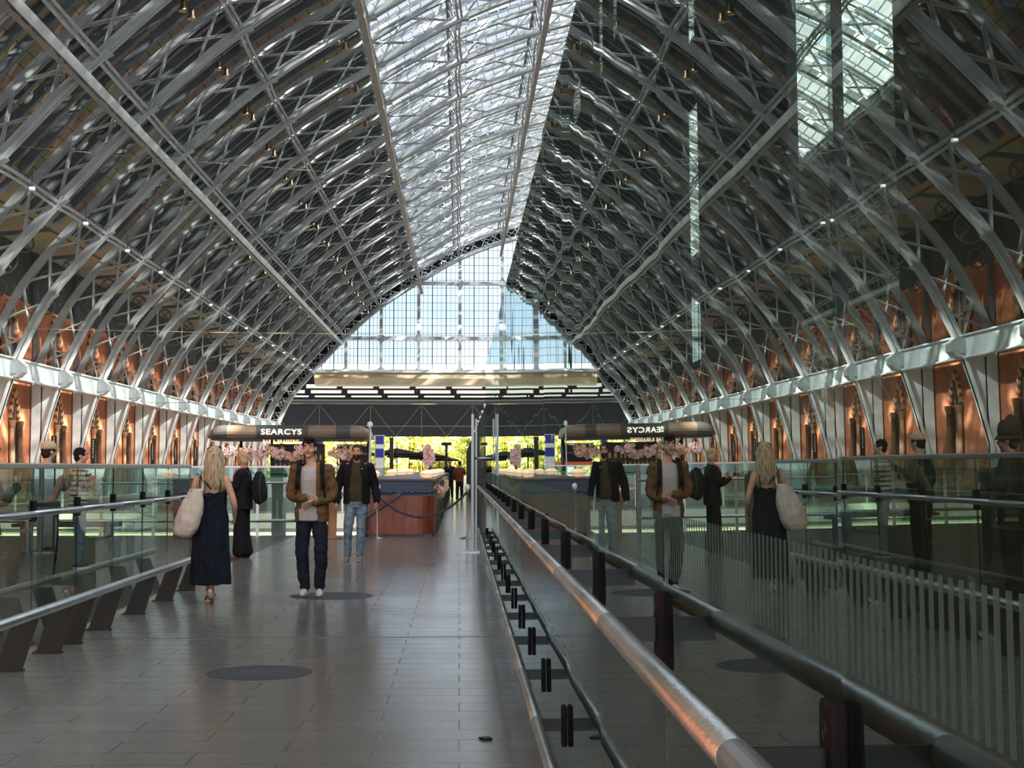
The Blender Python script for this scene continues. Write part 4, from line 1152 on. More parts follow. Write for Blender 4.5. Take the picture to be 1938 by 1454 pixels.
# ================================================================== people
M['skin'] = mat('skin', (.50, .29, .20), .5, 0, .08, 9); M['skin2'] = mat('skin_tanned', (.52, .27, .17), .5, 0, .1, 9)
def cloth(name, c, v=.12, b=.25): return mat(name, c, .85, 0, v, 12, b, 45, spec=.2)
M['eyew'] = mat('eye_white', (.7, .68, .65), .3); M['eyed'] = mat('eye_dark', (.02, .015, .01), .2); M['lip'] = mat('lips', (.33, .12, .10), .5)
def esec(mb, secs, n=28):
    """closed loft through horizontal elliptical rings (cx,cy,z,rx,ry[,tilt])"""
    V = []; Fs = []
    for s_ in secs:
        cx, cy, z, rx, ry = s_[:5]; ti = s_[5] if len(s_) > 5 else 0
        for j in range(n):
            a = 2 * pi * j / n; c, s = cos(a), sin(a)
            V.append((cx + rx * math.copysign(abs(c) ** .85, c), cy + ry * math.copysign(abs(s) ** .85, s), z + ti * s))
    for i in range(len(secs) - 1):
        for j in range(n): Fs.append((i * n + j, i * n + (j + 1) % n, (i + 1) * n + (j + 1) % n, (i + 1) * n + j))
    Fs += [tuple(reversed(range(n))), tuple((len(secs) - 1) * n + j for j in range(n))]
    mb.add(V, Fs, True); return mb
def limb(mb, pts, rs, flat=1.0, n=14):
    pts = [Vector(p) for p in pts]; P = []; R = []
    for i in range(len(pts) - 1):
        for q in range(6):
            u = q / 6; P.append(pts[i].lerp(pts[i + 1], u)); R.append(rs[i] + (rs[i + 1] - rs[i]) * u)
    P.append(pts[-1]); R.append(rs[-1])
    for _ in range(3):                                     # soften the joints
        Q = [P[0]] + [(P[i - 1] + P[i] * 2 + P[i + 1]) / 4 for i in range(1, len(P) - 1)] + [P[-1]]; P = Q
    mb.tube(P, R, n, flat=flat); mb.ell(P[0], (R[0],) * 3); mb.ell(P[-1], (R[-1],) * 3); return mb
def remeshed(mb, vox, smooth=4, wr=0, wsc=9, cut=None, solid=0, stretch=(1, 1, 1), seed=0):
    me = bpy.data.meshes.new('tmp'); me.from_pydata([tuple(p) for p in mb.v], [], mb.f); me.update()
    bm = bmesh.new(); bm.from_mesh(me); bmesh.ops.recalc_face_normals(bm, faces=bm.faces); bm.to_mesh(me); bm.free()
    ob = bpy.data.objects.new('tmp', me); C.objects.link(ob)
    r = ob.modifiers.new('r', 'REMESH'); r.mode = 'VOXEL'; r.voxel_size = vox
    if smooth: s = ob.modifiers.new('s', 'SMOOTH'); s.iterations = smooth; s.factor = .5
    dg = bpy.context.evaluated_depsgraph_get(); m2 = bpy.data.meshes.new_from_object(ob.evaluated_get(dg)); bpy.data.objects.remove(ob); bpy.data.meshes.remove(me)
    if wr:
        ns = [v.normal.copy() for v in m2.vertices]
        for v, n_ in zip(m2.vertices, ns):
            p = Vector((v.co.x * stretch[0] + seed, v.co.y * stretch[1], v.co.z * stretch[2])) * wsc
            v.co += n_ * wr * (mnoise.noise(p) + .5 * mnoise.noise(p * 2.3))
    bm = bmesh.new(); bm.from_mesh(m2)
    if cut: bmesh.ops.delete(bm, geom=[f for f in bm.faces if cut(f.calc_center_median())], context='FACES')
    if solid:
        bmesh.ops.recalc_face_normals(bm, faces=bm.faces); bmesh.ops.solidify(bm, geom=bm.faces[:], thickness=-solid)
    bm.to_mesh(m2); bm.free()
    m2.polygons.foreach_set('use_smooth', [True] * len(m2.polygons)); m2.update(); return m2
def put(me, name, mm, parent, s=1.0):
    if s != 1: me.transform(Matrix.Scale(s, 4))
    me.materials.clear(); me.materials.append(mm); o = bpy.data.objects.new(name, me); C.objects.link(o); o.parent = parent; return o
def hand(mb, w, d, pn, lat, curl=.5, k=1.0):
    """w wrist, d direction of the palm, pn direction the fingers curl to, lat towards the thumb"""
    w, d, pn, lat = Vector(w), Vector(d).normalized(), Vector(pn).normalized(), Vector(lat).normalized()
    m = Matrix((lat, d, pn)).transposed()
    mb.ell(w + d * .045 * k, (.040 * k, .052 * k, .016 * k), m)
    for i, (o, ln) in enumerate(((.029, .070), (.010, .080), (-.010, .074), (-.028, .058))):
        p = w + d * .082 * k + lat * o * k; a = curl * .5; P = [w + d * .05 * k + lat * o * .8 * k, p]
        for q in range(3):
            p = p + (d * cos(a) + pn * sin(a)) * ln * k * (.44, .32, .24)[q]; P.append(p); a += curl * (.8 + .1 * i)
        mb.tube(P, [.0095 * k, .0095 * k, .0085 * k, .008 * k, .0065 * k], 8)
    P = [w + d * .02 * k + lat * .022 * k, w + d * .05 * k + lat * .05 * k + pn * .01, w + d * .078 * k + lat * .062 * k + pn * .022, w + d * .098 * k + lat * .060 * k + pn * .034]
    mb.tube(P, [.013 * k, .0115 * k, .0095 * k, .0075 * k], 8)
def head(mb, c, ry=0):
    """face towards -y, c = centre of the head; adds skull, jaw, nose, ears"""
    c = Vector(c); R = Matrix.Rotation(ry, 3, 'Z')
    def q(x, y, z): return c + R @ Vector((x, y, z))
    mb.ell(q(0, .012, .03), (.074, .092, .090), R, 24, 16); mb.ell(q(0, -.018, -.03), (.060, .072, .078), R, 20, 14)
    mb.ell(q(0, -.055, -.088), (.030, .026, .022), R); mb.ell(q(0, -.066, -.052), (.026, .020, .020), R)
    mb.tube([q(0, -.078, .020), q(0, -.098, -.012), q(0, -.108, -.026)], [.009, .012, .014], 8); mb.ell(q(0, -.098, -.028), (.017, .014, .011), R)
    for s in (-1, 1):
        mb.ell(q(s * .076, .012, -.01), (.010, .020, .032), R); mb.ell(q(s * .034, -.070, .030), (.024, .014, .010), R); mb.ell(q(s * .040, -.056, -.030), (.022, .022, .022), R)
def face(parent, c, ry=0, brow=None, s=1.0, beard=None):
    c = Vector(c); R = Matrix.Rotation(ry, 3, 'Z')
    def q(x, y, z): return c + R @ Vector((x, y, z))
    for sx in (-1, 1):
        e = MB().ell(q(sx * .031, -.0745, .008), (.0135, .009, .0075), R); o = put(raw(e), 'eye', M['eyew'], parent, s)
        e = MB().ell(q(sx * .031, -.0815, .008), (.006, .0035, .006), R); put(raw(e), 'iris', M['eyed'], o, s)
        if brow: b = MB().tube([q(sx * .014, -.090, .030), q(sx * .034, -.090, .036), q(sx * .052, -.076, .030)], [.005, .0055, .003], 6); put(raw(b), 'eyebrow', brow, parent, s)
    l = MB().tube([q(-.024, -.083, -.057), q(-.01, -.0905, -.054), q(.01, -.0905, -.054), q(.024, -.083, -.057)], [.003, .006, .006, .003], 8); put(raw(l), 'lips', M['lip'], parent, s)
def raw(mb):
    me = bpy.data.meshes.new('m'); me.from_pydata([tuple(p) for p in mb.v], [], mb.f); me.update(); me.polygons.foreach_set('use_smooth', [True] * len(me.polygons)); 
    bm = bmesh.new(); bm.from_mesh(me); bmesh.ops.recalc_face_normals(bm, faces=bm.faces); bm.to_mesh(me); bm.free(); return me
def shoe(parent, ank, yaw_, mm, sole, s, pitch_=0, k=1.0):
    a = Vector(ank); R = Matrix.Rotation(yaw_, 3, 'Z') @ Matrix.Rotation(pitch_, 3, 'X')
    def q(x, y, z): return a + R @ Vector((x, y, z))
    m = MB(); P = []
    m.ell(q(0, .015, -.035), (.038, .050, .042), R); m.ell(q(0, -.05, -.045), (.042, .075, .032), R); m.ell(q(0, -.115, -.055), (.045, .060, .026), R); m.tube([q(0, .01, .02), q(0, .005, -.03)], [.040, .038], 12)
    o = put(remeshed(m, .006, 3), 'shoe', mm, parent, s)
    m = MB(); V = []
    for z, g in ((-.088, 1.0), (-.066, 1.04)):
        for j in range(24):
            t = 2 * pi * j / 24; y = -.055 - .118 * cos(t) * -1; w_ = .043 * (1 + .12 * cos(t + pi)) ; V.append(q(sin(t) * w_ * g, -.055 + .118 * cos(t) * g, z))
    m.add(V, [tuple(range(24)), tuple(range(47, 23, -1))] + [(j, j + 24, (j + 1) % 24 + 24, (j + 1) % 24) for j in range(24)])
    put(raw(m), 'sole', sole, o, s)
    m = MB()
    for j in range(4): y = -.03 - j * .018; m.tube([q(-.022, y, -.012 - j * .004), q(0, y - .004, -.004 - j * .006), q(.022, y, -.012 - j * .004)], .0035, 5)
    put(raw(m), 'laces', sole, o, s)
def torso_secs(g=0, w_=1.0):
    return [(0, 0, .86, .150 * w_ + g, .105 + g), (0, 0, .95, .165 * w_ + g, .112 + g), (0, 0, 1.08, .142 * w_ + g, .100 + g), (0, -.005, 1.20, .150 * w_ + g, .108 + g), (0, -.005, 1.32, .168 * w_ + g, .118 + g), (0, 0, 1.42, .172 * w_ + g, .105 + g), (0, .005, 1.475, .13 * w_ + g, .080 + g), (0, .008, 1.505, .075 + g * .5, .062 + g * .5)]
HC = (0, -.015, 1.685)
def base_body(po, sex='m', headrot=0, hc=HC):
    b = MB(); esec(b, torso_secs(-.008, .95)); limb(b, [(0, .012, 1.46), (hc[0] * .7, .005, 1.56), (hc[0], hc[1] + .015, 1.62)], [.062, .054, .052])
    head(b, hc, headrot)
    for S in 'RL':
        h, k, a = po['hip' + S], po['knee' + S], po['ank' + S]
        limb(b, [h, k, a], [.078, .048, .032]); limb(b, [Vector(a) + Vector((0, .02, -.03)), Vector(a) + Vector((0, -.11, -.06))], [.030, .024])
        sh, el, wr = po['sho' + S], po['elb' + S], po['wri' + S]
        limb(b, [sh, el, wr], [.048, .036, .024]); d, pn, lat, cu = po['hand' + S]; hand(b, wr, d, pn, lat, cu)
    return b
def legs(po, g, hem, kn, top=.98, w_=1.0, crotch=.80):
    m = MB(); esec(m, [(0, 0, crotch + .03, .155 * w_ + g, .100 + g), (0, 0, .90, .170 * w_ + g, .115 + g), (0, 0, top, .160 * w_ + g, .110 + g)])
    for S in 'RL':
        h, k, a = Vector(po['hip' + S]), Vector(po['knee' + S]), Vector(po['ank' + S])
        limb(m, [h - Vector((0, 0, .04)), k, a + Vector((0, 0, .01))], [.088 + g, kn, hem])
    return m
def sleeves(m, po, r0=.064, r1=.050, r2=.038, frac=1.0):
    for S in 'RL':
        sh, el, wr = (Vector(po[k + S]) for k in ('sho', 'elb', 'wri'))
        if frac >= 1: limb(m, [sh, el, el.lerp(wr, .93)], [r0, r1, r2])
        else: limb(m, [sh, sh.lerp(el, frac)], [r0, r1])
    return m
def neckcut(z): return lambda c: False

# ---------- man in tan jacket
def man_tan():
    H = 1.80; s = 1.0
    t = thing('person', 'man in tan jacket, white t-shirt and dark trousers walking with hands joined', 'person', (-1.70, 16.55, 0))
    po = dict(hipR=(-.085, 0, .90), kneeR=(-.115, -.01, .50), ankR=(-.075, .03, .092), hipL=(.085, 0, .90), kneeL=(.125, -.10, .51), ankL=(.098, -.03, .092),
              shoR=(-.185, 0, 1.435), elbR=(-.255, .02, 1.13), wriR=(-.055, -.205, 1.115), shoL=(.185, 0, 1.435), elbL=(.25, .02, 1.12), wriL=(.045, -.19, 1.065),
              handR=((1, -.12, .0), (0, .5, -1), (0, -.3, 1), .35), handL=((-1, -.25, -.35), (0, .7, -1), (-.2, -.5, .5), .9))
    hc = (-.03, -.03, 1.685); b = base_body(po, hc=hc, headrot=-.10)
    body = put(remeshed(b, .0062, 3), 'body', M['skin'], t); hm = cloth('dark_brown_hair', (.018, .012, .009), .2, .6)
    face(t, hc, -.10, hm)
    h = MB(); R = Matrix.Rotation(-.1, 3, 'Z'); c = Vector(hc)
    h.ell(c + Vector((0, .018, .048)), (.083, .098, .092), R, 24, 16); h.ell(c + Vector((0, -.045, .105)), (.066, .05, .032), R); h.ell(c + Vector((0, .05, -.02)), (.070, .060, .07), R)
    put(remeshed(h, .006, 2, .006, 30, cut=lambda q: (q.y < c.y - .055 and q.z < c.z + .050 + .012 * sin(q.x * 60)) or (abs(q.x - c.x) > .05 and q.z < c.z - .005 and q.y < c.y + .02)), 'hair', hm, t)
    m = MB(); esec(m, [(0, 0, .855, .182, .138), (0, -.004, .95, .180, .134)] + torso_secs(.010)[2:7]); sleeves(m, po, .050, .046, .04, .45)
    put(remeshed(m, .008, 3, .009, 8, stretch=(1.6, 1, .8)), 'tshirt', cloth('white_tshirt', (.40, .385, .37), .05, .3), t)
    lg = MB(); lg.tube([(.065, -.125, 1.30), (.075, -.125, 1.295)], .004, 5); 
    j = MB(); esec(j, [(0, .004, .845, .188, .135), (0, .004, .95, .190, .137), (0, .004, 1.08, .180, .128), (0, 0, 1.20, .180, .132), (0, 0, 1.32, .190, .138), (0, 0, 1.42, .190, .122), (0, .006, 1.475, .145, .095), (0, .010, 1.515, .090, .078)]); sleeves(j, po, .066, .058, .043)
    def cutj(q):
        z = q.z; xl = -.115 + .03 * max(0, (1.35 - z)) * .6 - (0.03 if z < 1.0 else 0); xr = .062 + .05 * max(0, 1.15 - z)
        return (xl < q.x < xr and q.y < -.03 and q.y > -.16) and z < 1.60 or (z > 1.49 and q.y < .03 and abs(q.x) < .06)
    put(remeshed(j, .008, 3, .012, 10, cut=cutj, solid=.006, stretch=(1, 1, 1.4), seed=3), 'jacket', cloth('tan_jacket', (.135, .075, .034), .15, .5), t)
    l = legs(po, .004, .062, .078, top=.93); put(remeshed(l, .008, 3, .014, 9, stretch=(.8, .8, 1.3)), 'trousers', cloth('dark_navy_trousers', (.014, .016, .028), .2, .5), t)
    wsh = mat('white_leather', (.62, .61, .58), .4); wso = mat('white_rubber', (.7, .69, .65), .5)
    shoe(t, po['ankR'], -.08, wsh, wso, 1); shoe(t, po['ankL'], .10, wsh, wso, 1)
    st = cloth('black_strap', (.01, .01, .01), .1, .2)
    for x in (-.135, .125):
        m = MB(); P = [(x * 1.0, .13, 1.30), (x, .10, 1.46), (x * .98, .02, 1.535), (x, -.09, 1.50), (x * 1.06, -.145, 1.38), (x * 1.15, -.150, 1.22), (x * 1.35, -.11, 1.12)]
        for a, b_ in zip(P[:-1], P[1:]): m.beam(a, b_, .05, .012, (x * .3, -1, .8))
        put(raw(m), 'backpack_strap', st, t)
    m = MB(); m.ell((0, .20, 1.22), (.13, .085, .22)); put(remeshed(m, .012, 2, .01, 8), 'backpack', st, t)
    m = MB(); w_ = Vector(po['wriL']); P = [w_ + Vector((.012, cos(a) * .030, sin(a) * .030)) for a in [q * pi / 8 for q in range(17)]]; m.tube(P, .007, 6, caps=False); put(raw(m), 'wristwatch', M['black'], t)
    return t
man_tan()

# ---------- bearded man in black jacket
def man_black():
    t = thing('person', 'bearded man in open black jacket, olive shirt and light blue jeans walking forward', 'person', (-1.62, 22.6, 0))
    po = dict(hipR=(-.085, 0, .92), kneeR=(-.125, -.08, .52), ankR=(-.135, -.02, .092), hipL=(.085, 0, .92), kneeL=(.08, -.06, .51), ankL=(.06, -.10, .092),
              shoR=(-.20, 0, 1.455), elbR=(-.30, .05, 1.16), wriR=(-.315, -.05, .92), shoL=(.20, 0, 1.455), elbL=(.29, .06, 1.17), wriL=(.325, -.07, .93),
              handR=((.02, -.3, -1), (.8, -.2, 0), (0, -1, .3), .7), handL=((-.02, -.3, -1), (-.8, -.2, 0), (0, -1, .3), .7))
    hc = (0, -.03, 1.70); b = base_body(po, hc=hc); put(remeshed(b, .0065, 3), 'body', M['skin'], t); hm = cloth('short_brown_hair', (.06, .04, .03), .2, .6)
    face(t, hc, 0, hm); c = Vector(hc)
    h = MB(); h.ell(c + Vector((0, .018, .040)), (.079, .094, .088), None, 24, 16)
    put(remeshed(h, .006, 1, .003, 40, cut=lambda q: (q.y < c.y - .05 and q.z < c.z + .070) or (q.z < c.z + .0 and q.y < c.y + .03)), 'hair', hm, t)
    h = MB(); h.ell(c + Vector((0, -.028, -.062)), (.066, .068, .058), None, 24, 16); h.ell(c + Vector((0, -.065, -.095)), (.036, .034, .036))
    put(remeshed(h, .005, 1, .004, 40, cut=lambda q: q.z > c.z - .028 or (abs(q.x) < .020 and c.z - .062 < q.z < c.z - .048 and q.y < c.y - .05) or q.y > c.y + .02), 'beard', cloth('dark_beard', (.03, .018, .012), .2, .6), t)
    m = MB(); esec(m, [(0, -.01, .93, .168, .125), (0, -.012, 1.0, .170, .135), (0, -.014, 1.10, .165, .135), (0, -.008, 1.20, .166, .13), (0, -.005, 1.32, .178, .128), (0, 0, 1.42, .182, .115), (0, .005, 1.49, .135, .09), (0, .006, 1.535, .075, .068)])
    put(remeshed(m, .008, 3, .008, 8, stretch=(1.5, 1, .8)), 'shirt', cloth('olive_shirt', (.045, .038, .020), .1, .3), t)
    j = MB(); esec(j, [(0, .006, .90, .205, .140), (0, .006, 1.0, .205, .145), (0, .004, 1.15, .200, .142), (0, 0, 1.30, .208, .145), (0, 0, 1.42, .208, .130), (0, .006, 1.49, .155, .10), (0, .010, 1.545, .090, .082)]); sleeves(j, po, .078, .066, .050)
    put(remeshed(j, .008, 3, .010, 9, cut=lambda q: (abs(q.x + .005) < .095 - .02 * (q.z > 1.35) and q.y < -.03), solid=.006, seed=7), 'jacket', cloth('black_jacket', (.008, .008, .009), .1, .4), t)
    l = legs(po, .010, .058, .074, top=1.0); put(remeshed(l, .008, 3, .010, 12, stretch=(.8, .8, 1.5), seed=2), 'jeans', cloth('light_blue_jeans', (.14, .21, .28), .3, .4), t)
    gs = mat('grey_trainer', (.22, .20, .18), .6); so = mat('trainer_sole', (.4, .38, .34), .6)
    shoe(t, po['ankR'], -.12, gs, so, 1); shoe(t, po['ankL'], .12, gs, so, 1)
    m = MB(); m.ell((.09, -.125, 1.44), (.012, .004, .006)); put(raw(m), 'chest_logo', M['white'], t)
man_black()

def hair_long(parent, c, length, mm, seed=1, n=150, spread=.11, s=1.0, back=1):
    """strands falling from the crown; back = +1 falls behind (+y)"""
    random.seed(seed); c = Vector(c); m = MB()
    m.ell(c + Vector((0, .012, .030)), (.088, .104, .097), None, 24, 16); m.ell(c + Vector((0, .05, -.05)), (.085, .07, .11), None, 20, 12)
    out = remeshed(m, .007, 2, .008, 28, cut=lambda q: (q.y < c.y - .05 and q.z < c.z + .06) or (q.y < c.y - .02 and q.z < c.z))
    o = put(out, 'hair', mm, parent, s)
    g = MB()
    for i in range(n):
        a = random.uniform(-1.9, 1.9); L_ = length * random.uniform(.72, 1.0); r = .086
        P = []; ph = random.uniform(0, 6.28); rr = random.uniform(.92, 1.08)
        for q in range(10):
            u = q / 9
            if u < .25: z = c.z + .10 - u * .5; k = sin(min(1, u * 4 + .25) * pi / 2)
            else: z = c.z - .025 - (u - .25) / .75 * L_; k = 1 + spread * 3 * (u - .25)
            x = c.x + sin(a) * r * k * rr * 1.0 * (1 + .5 * (u > .5) * (u - .5)) + .010 * sin(ph + u * 11); y = c.y + .015 + cos(a) * r * k * rr * .95 + .010 * cos(ph + u * 9)
            y = max(y, c.y - .01) if u < .6 else y
            P.append((x, min(y, .165), z))
        g.tube(P, [.007, .010, .012, .012, .012, .012, .011, .010, .008, .003], 5)
    put(raw(g), 'hair_strands', mm, o, s)
def hairmat(name, a, b):
    return mat(name, a, .45, 0, 0, 14, .3, 60, col2=b, stretch=(6, 6, .8))
# ---------- woman with tote
def woman_tote():
    s = 1.70 / 1.8
    t = thing('person', 'blonde woman from behind in a long navy dress walking away with bag on shoulder', 'person', (-2.71, 15.75, 0), pi)
    po = dict(hipR=(-.085, 0, .90), kneeR=(-.06, -.05, .50), ankR=(-.035, .16, .17), hipL=(.085, 0, .90), kneeL=(.04, -.02, .50), ankL=(.015, -.02, .075),
              shoR=(-.165, .01, 1.415), elbR=(-.275, .05, 1.13), wriR=(-.25, -.12, .98), shoL=(.165, .01, 1.415), elbL=(.215, .07, 1.15), wriL=(.17, -.12, 1.22),
              handR=((.1, -.6, -.7), (.7, -.2, 0), (0, -1, .3), .8), handL=((0, -.6, .7), (-.7, 0, 0), (0, 0, 1), 1.0))
    hc = (-.03, -.01, 1.675); b = base_body(po, hc=hc, headrot=.1); put(remeshed(b, .0062, 3), 'body', M['skin2'], t, s); face(t, hc, .1, None, s)
    hair_long(t, hc, .37, hairmat('blonde_hair', (.22, .145, .075), (.60, .47, .30)), 4, 190, .10, s)
    d = MB(); esec(d, [(.0, .03, .215, .235, .20), (.0, .02, .40, .225, .185), (0, .01, .62, .215, .165), (0, .0, .85, .205, .150), (0, .0, .98, .195, .140), (0, 0, 1.10, .168, .125), (0, 0, 1.20, .166, .122), (0, -.002, 1.285, .170, .124, -.035)])
    put(remeshed(d, .009, 3, .018, 6, stretch=(2.2, 2.2, .35)), 'dress', cloth('navy_linen_dress', (.006, .009, .016), .35, .6), t, s)
    for x, y in ((-.12, 1), (.12, 1)):
        m = MB(); P = [(x, -.115, 1.30), (x, -.06, 1.45), (x * 1.02, .02, 1.475), (x, .10, 1.40), (x * .95, .118, 1.26)]; m.tube(P, .006, 6); put(raw(m), 'shoulder_strap', M['black'], t, s)
    m = MB(); P = [(-.105, .118, 1.27)] + [(-.105 + .21 * q / 8, .124, 1.27 - .05 * sin(pi * q / 8)) for q in range(9)]; m.tube(P, .006, 6); put(raw(m), 'neckline', M['black'], t, s)
    # sandals
    red = mat('red_brown_leather', (.22, .05, .03), .5); so = mat('pale_sole', (.62, .50, .42), .6)
    for an, pt in ((po['ankL'], 0), (po['ankR'], .55)):
        a = Vector(an); R = Matrix.Rotation(pt, 3, 'X')
        def q(x, y, z): return a + R @ Vector((x, y, z))
        m = MB(); V = []
        for z in (-.072, -.050):
            for jn in range(24): tt = 2 * pi * jn / 24; V.append(q(sin(tt) * .040, -.045 + .115 * cos(tt), z))
        m.add(V, [tuple(range(24)), tuple(range(47, 23, -1))] + [(jn, jn + 24, (jn + 1) % 24 + 24, (jn + 1) % 24) for jn in range(24)]); o = put(raw(m), 'sandal', so, t, s)
        m = MB(); m.tube([q(-.040, .03, -.045), q(-.03, .055, -.01), q(0, .062, .0), q(.03, .055, -.01), q(.040, .03, -.045)], .010, 6); m.tube([q(-.042, -.09, -.045), q(0, -.09, -.012), q(.042, -.09, -.045)], .014, 6); m.tube([q(-.04, -.0, -.045), q(.03, -.06, -.01)], .009, 6)
        put(raw(m), 'sandal_strap', red, o, s)
    m = MB(); c = Vector(hc); m.tube([c + Vector((-.080, .04, .085)), c + Vector((-.068, -.03, .112)), c + Vector((0, -.05, .125)), c + Vector((.068, -.03, .112)), c + Vector((.080, .04, .085))], .007, 6)
    for sx in (-1, 1): m.ell(c + Vector((sx * .034, -.075, .112)), (.026, .018, .010))
    put(raw(m), 'sunglasses', M['black'], t, s)
    m = MB(); m.tube([(-.02, .135, 1.30), (.05, .128, 1.38), (.13, .10, 1.46), (.15, .02, 1.475), (.14, -.08, 1.42)], .020, 8, flat=.35); put(raw(m), 'crossbody_strap', M['black'], t, s)
woman_tote()
# tote bag hangs from her shoulder: a thing of its own
t = thing('tote_bag', 'large cream canvas tote bag hanging from the blonde woman\'s left shoulder', 'bag', (-2.76 - .28, 15.70, 0))
cv = cloth('cream_canvas', (.56, .47, .40), .10, .4)
X0, Y_ = -2.76, 15.58
def bx_(px): return (px - 866) / F * Y_
def bz_(py): return EYE + (884 - py) / F * Y_
m = MB(); n = 20
rows_ = [(925, 362, 385, .035), (945, 350, 388, .06), (965, 341, 386, .085), (985, 334, 382, .10), (1000, 331, 377, .10), (1010, 336, 370, .08), (1015, 346, 362, .04)]
esec(m, [((bx_(a) + bx_(b)) / 2, Y_ - .02, bz_(y), (bx_(b) - bx_(a)) / 2, d) for y, a, b, d in rows_])
me = remeshed(m, .009, 3, .014, 7, stretch=(1.6, 1.6, .8)); me.transform(Matrix.Translation(-t.location)); put(me, 'bag_body', cv, t)
for dy, xo in ((-.05, 0), (.05, .012)):
    m = MB(); P = [(bx_(364) + xo, Y_ + dy, bz_(930)), (bx_(372) + xo, Y_ + dy * .9, bz_(912)), (bx_(378) + xo, Y_ + .10 + dy * .6, bz_(897)), (bx_(377) + xo, Y_ + .16, bz_(891)), (bx_(381) + xo, Y_ + .10 - dy, bz_(905)), (bx_(385) + xo, Y_ + dy * .8, bz_(930))]
    m.tube(P, .016, 8, flat=.35); m.build('handle', cv, t)

# ---------- woman with backpack, side on
def woman_pack():
    s = 1.72 / 1.8
    t = thing('person', 'woman with short blonde hair in black clothes standing side-on wearing a backpack', 'person', (-3.50, 23.3, 0), -pi / 2 - .25)
    po = dict(hipR=(-.08, 0, .90), kneeR=(-.09, -.03, .50), ankR=(-.09, .03, .085), hipL=(.08, 0, .90), kneeL=(.09, -.02, .50), ankL=(.09, -.02, .085),
              shoR=(-.165, .01, 1.42), elbR=(-.22, -.05, 1.16), wriR=(-.09, -.29, 1.27), shoL=(.165, .01, 1.42), elbL=(.22, -.05, 1.16), wriL=(.09, -.29, 1.27),
              handR=((.3, -.5, .8), (.7, 0, 0), (0, .5, 1), .8), handL=((-.3, -.5, .8), (-.7, 0, 0), (0, .5, 1), .8))
    hc = (0, -.03, 1.675); b = base_body(po, hc=hc); put(remeshed(b, .007, 3), 'body', M['skin'], t, s); hm = hairmat('short_blonde_hair', (.30, .18, .09), (.66, .48, .28)); face(t, hc, 0, hm, s)
    h = MB(); c = Vector(hc); h.ell(c + Vector((0, .016, .035)), (.090, .108, .098), None, 24, 16); h.ell(c + Vector((0, .045, -.035)), (.088, .075, .085), None, 20, 12)
    put(remeshed(h, .006, 2, .007, 26, cut=lambda q: (q.y < c.y - .045 and q.z < c.z + .045) or (q.y < c.y - .03 and q.z < c.z - .06)), 'hair', hm, t, s)
    bk = cloth('black_knit', (.008, .008, .010), .1, .4)
    j = MB(); esec(j, [(0, .0, .82, .195, .160), (0, .0, .95, .190, .15), (0, .0, 1.10, .175, .135), (0, 0, 1.30, .185, .135), (0, 0, 1.42, .185, .118), (0, .006, 1.475, .14, .09), (0, .010, 1.52, .085, .075)]); sleeves(j, po, .066, .056, .042)
    put(remeshed(j, .009, 3, .012, 8), 'jacket', bk, t, s)
    l = MB(); esec(l, [(0, 0, .83, .17, .12), (0, 0, .95, .17, .12)])
    for S in 'RL': limb(l, [Vector(po['hip' + S]), Vector(po['knee' + S]), Vector(po['ank' + S]) + Vector((0, 0, .03))], [.095, .105, .115])
    put(remeshed(l, .01, 3, .015, 6, stretch=(2, 2, .4)), 'wide_trousers', bk, t, s)
    pk = mat('flat_shoe', (.30, .12, .10), .5)
    for S in 'RL': shoe(t, po['ank' + S], 0, pk, mat('dark_sole', (.1, .06, .05), .6), s)
    m = MB(); P = [(.08 * cos(a), -.02 + .085 * sin(a), 1.50 - .03 * sin(a + 3)) for a in [q * pi / 8 for q in range(17)]]; m.tube(P, .022, 8, caps=False); m.tube([(.03, -.11, 1.48), (.04, -.15, 1.38), (.035, -.155, 1.25)], .024, 8, flat=.5); put(raw(m), 'pink_scarf', cloth('pink_scarf', (.40, .07, .12), .2, .3), t, s)
    return t
woman_pack()
t = thing('backpack', 'big black backpack with green edging on the back of the short-haired woman', 'bag', (-3.50 + .24, 23.25, 0), -pi / 2 - .25)
m = MB(); m.ell((0, .02, 1.13), (.15, .115, .27), None, 24, 16); m.ell((0, .09, 1.05), (.11, .07, .15)); put(remeshed(m, .010, 2, .012, 9), 'bag_body', cloth('black_nylon', (.012, .013, .014), .2, .4), t)
m = MB(); P = [(.0 + .13 * cos(a), .085 + .0, 1.13 + .235 * sin(a)) for a in [q * pi / 12 for q in range(25)]]; m.tube(P, .006, 5, caps=False); put(raw(m), 'green_piping', cloth('green_piping', (.05, .12, .05), .1, 0), t)
for x in (-.10, .10):
    m = MB(); m.tube([(x, -.07, 1.33), (x, -.16, 1.405), (x, -.26, 1.42), (x, -.36, 1.33), (x, -.38, 1.20), (x, -.30, 1.02), (x * 1.2, -.10, .95)], .014, 6, flat=.5); put(raw(m), 'strap', M['black'], t)

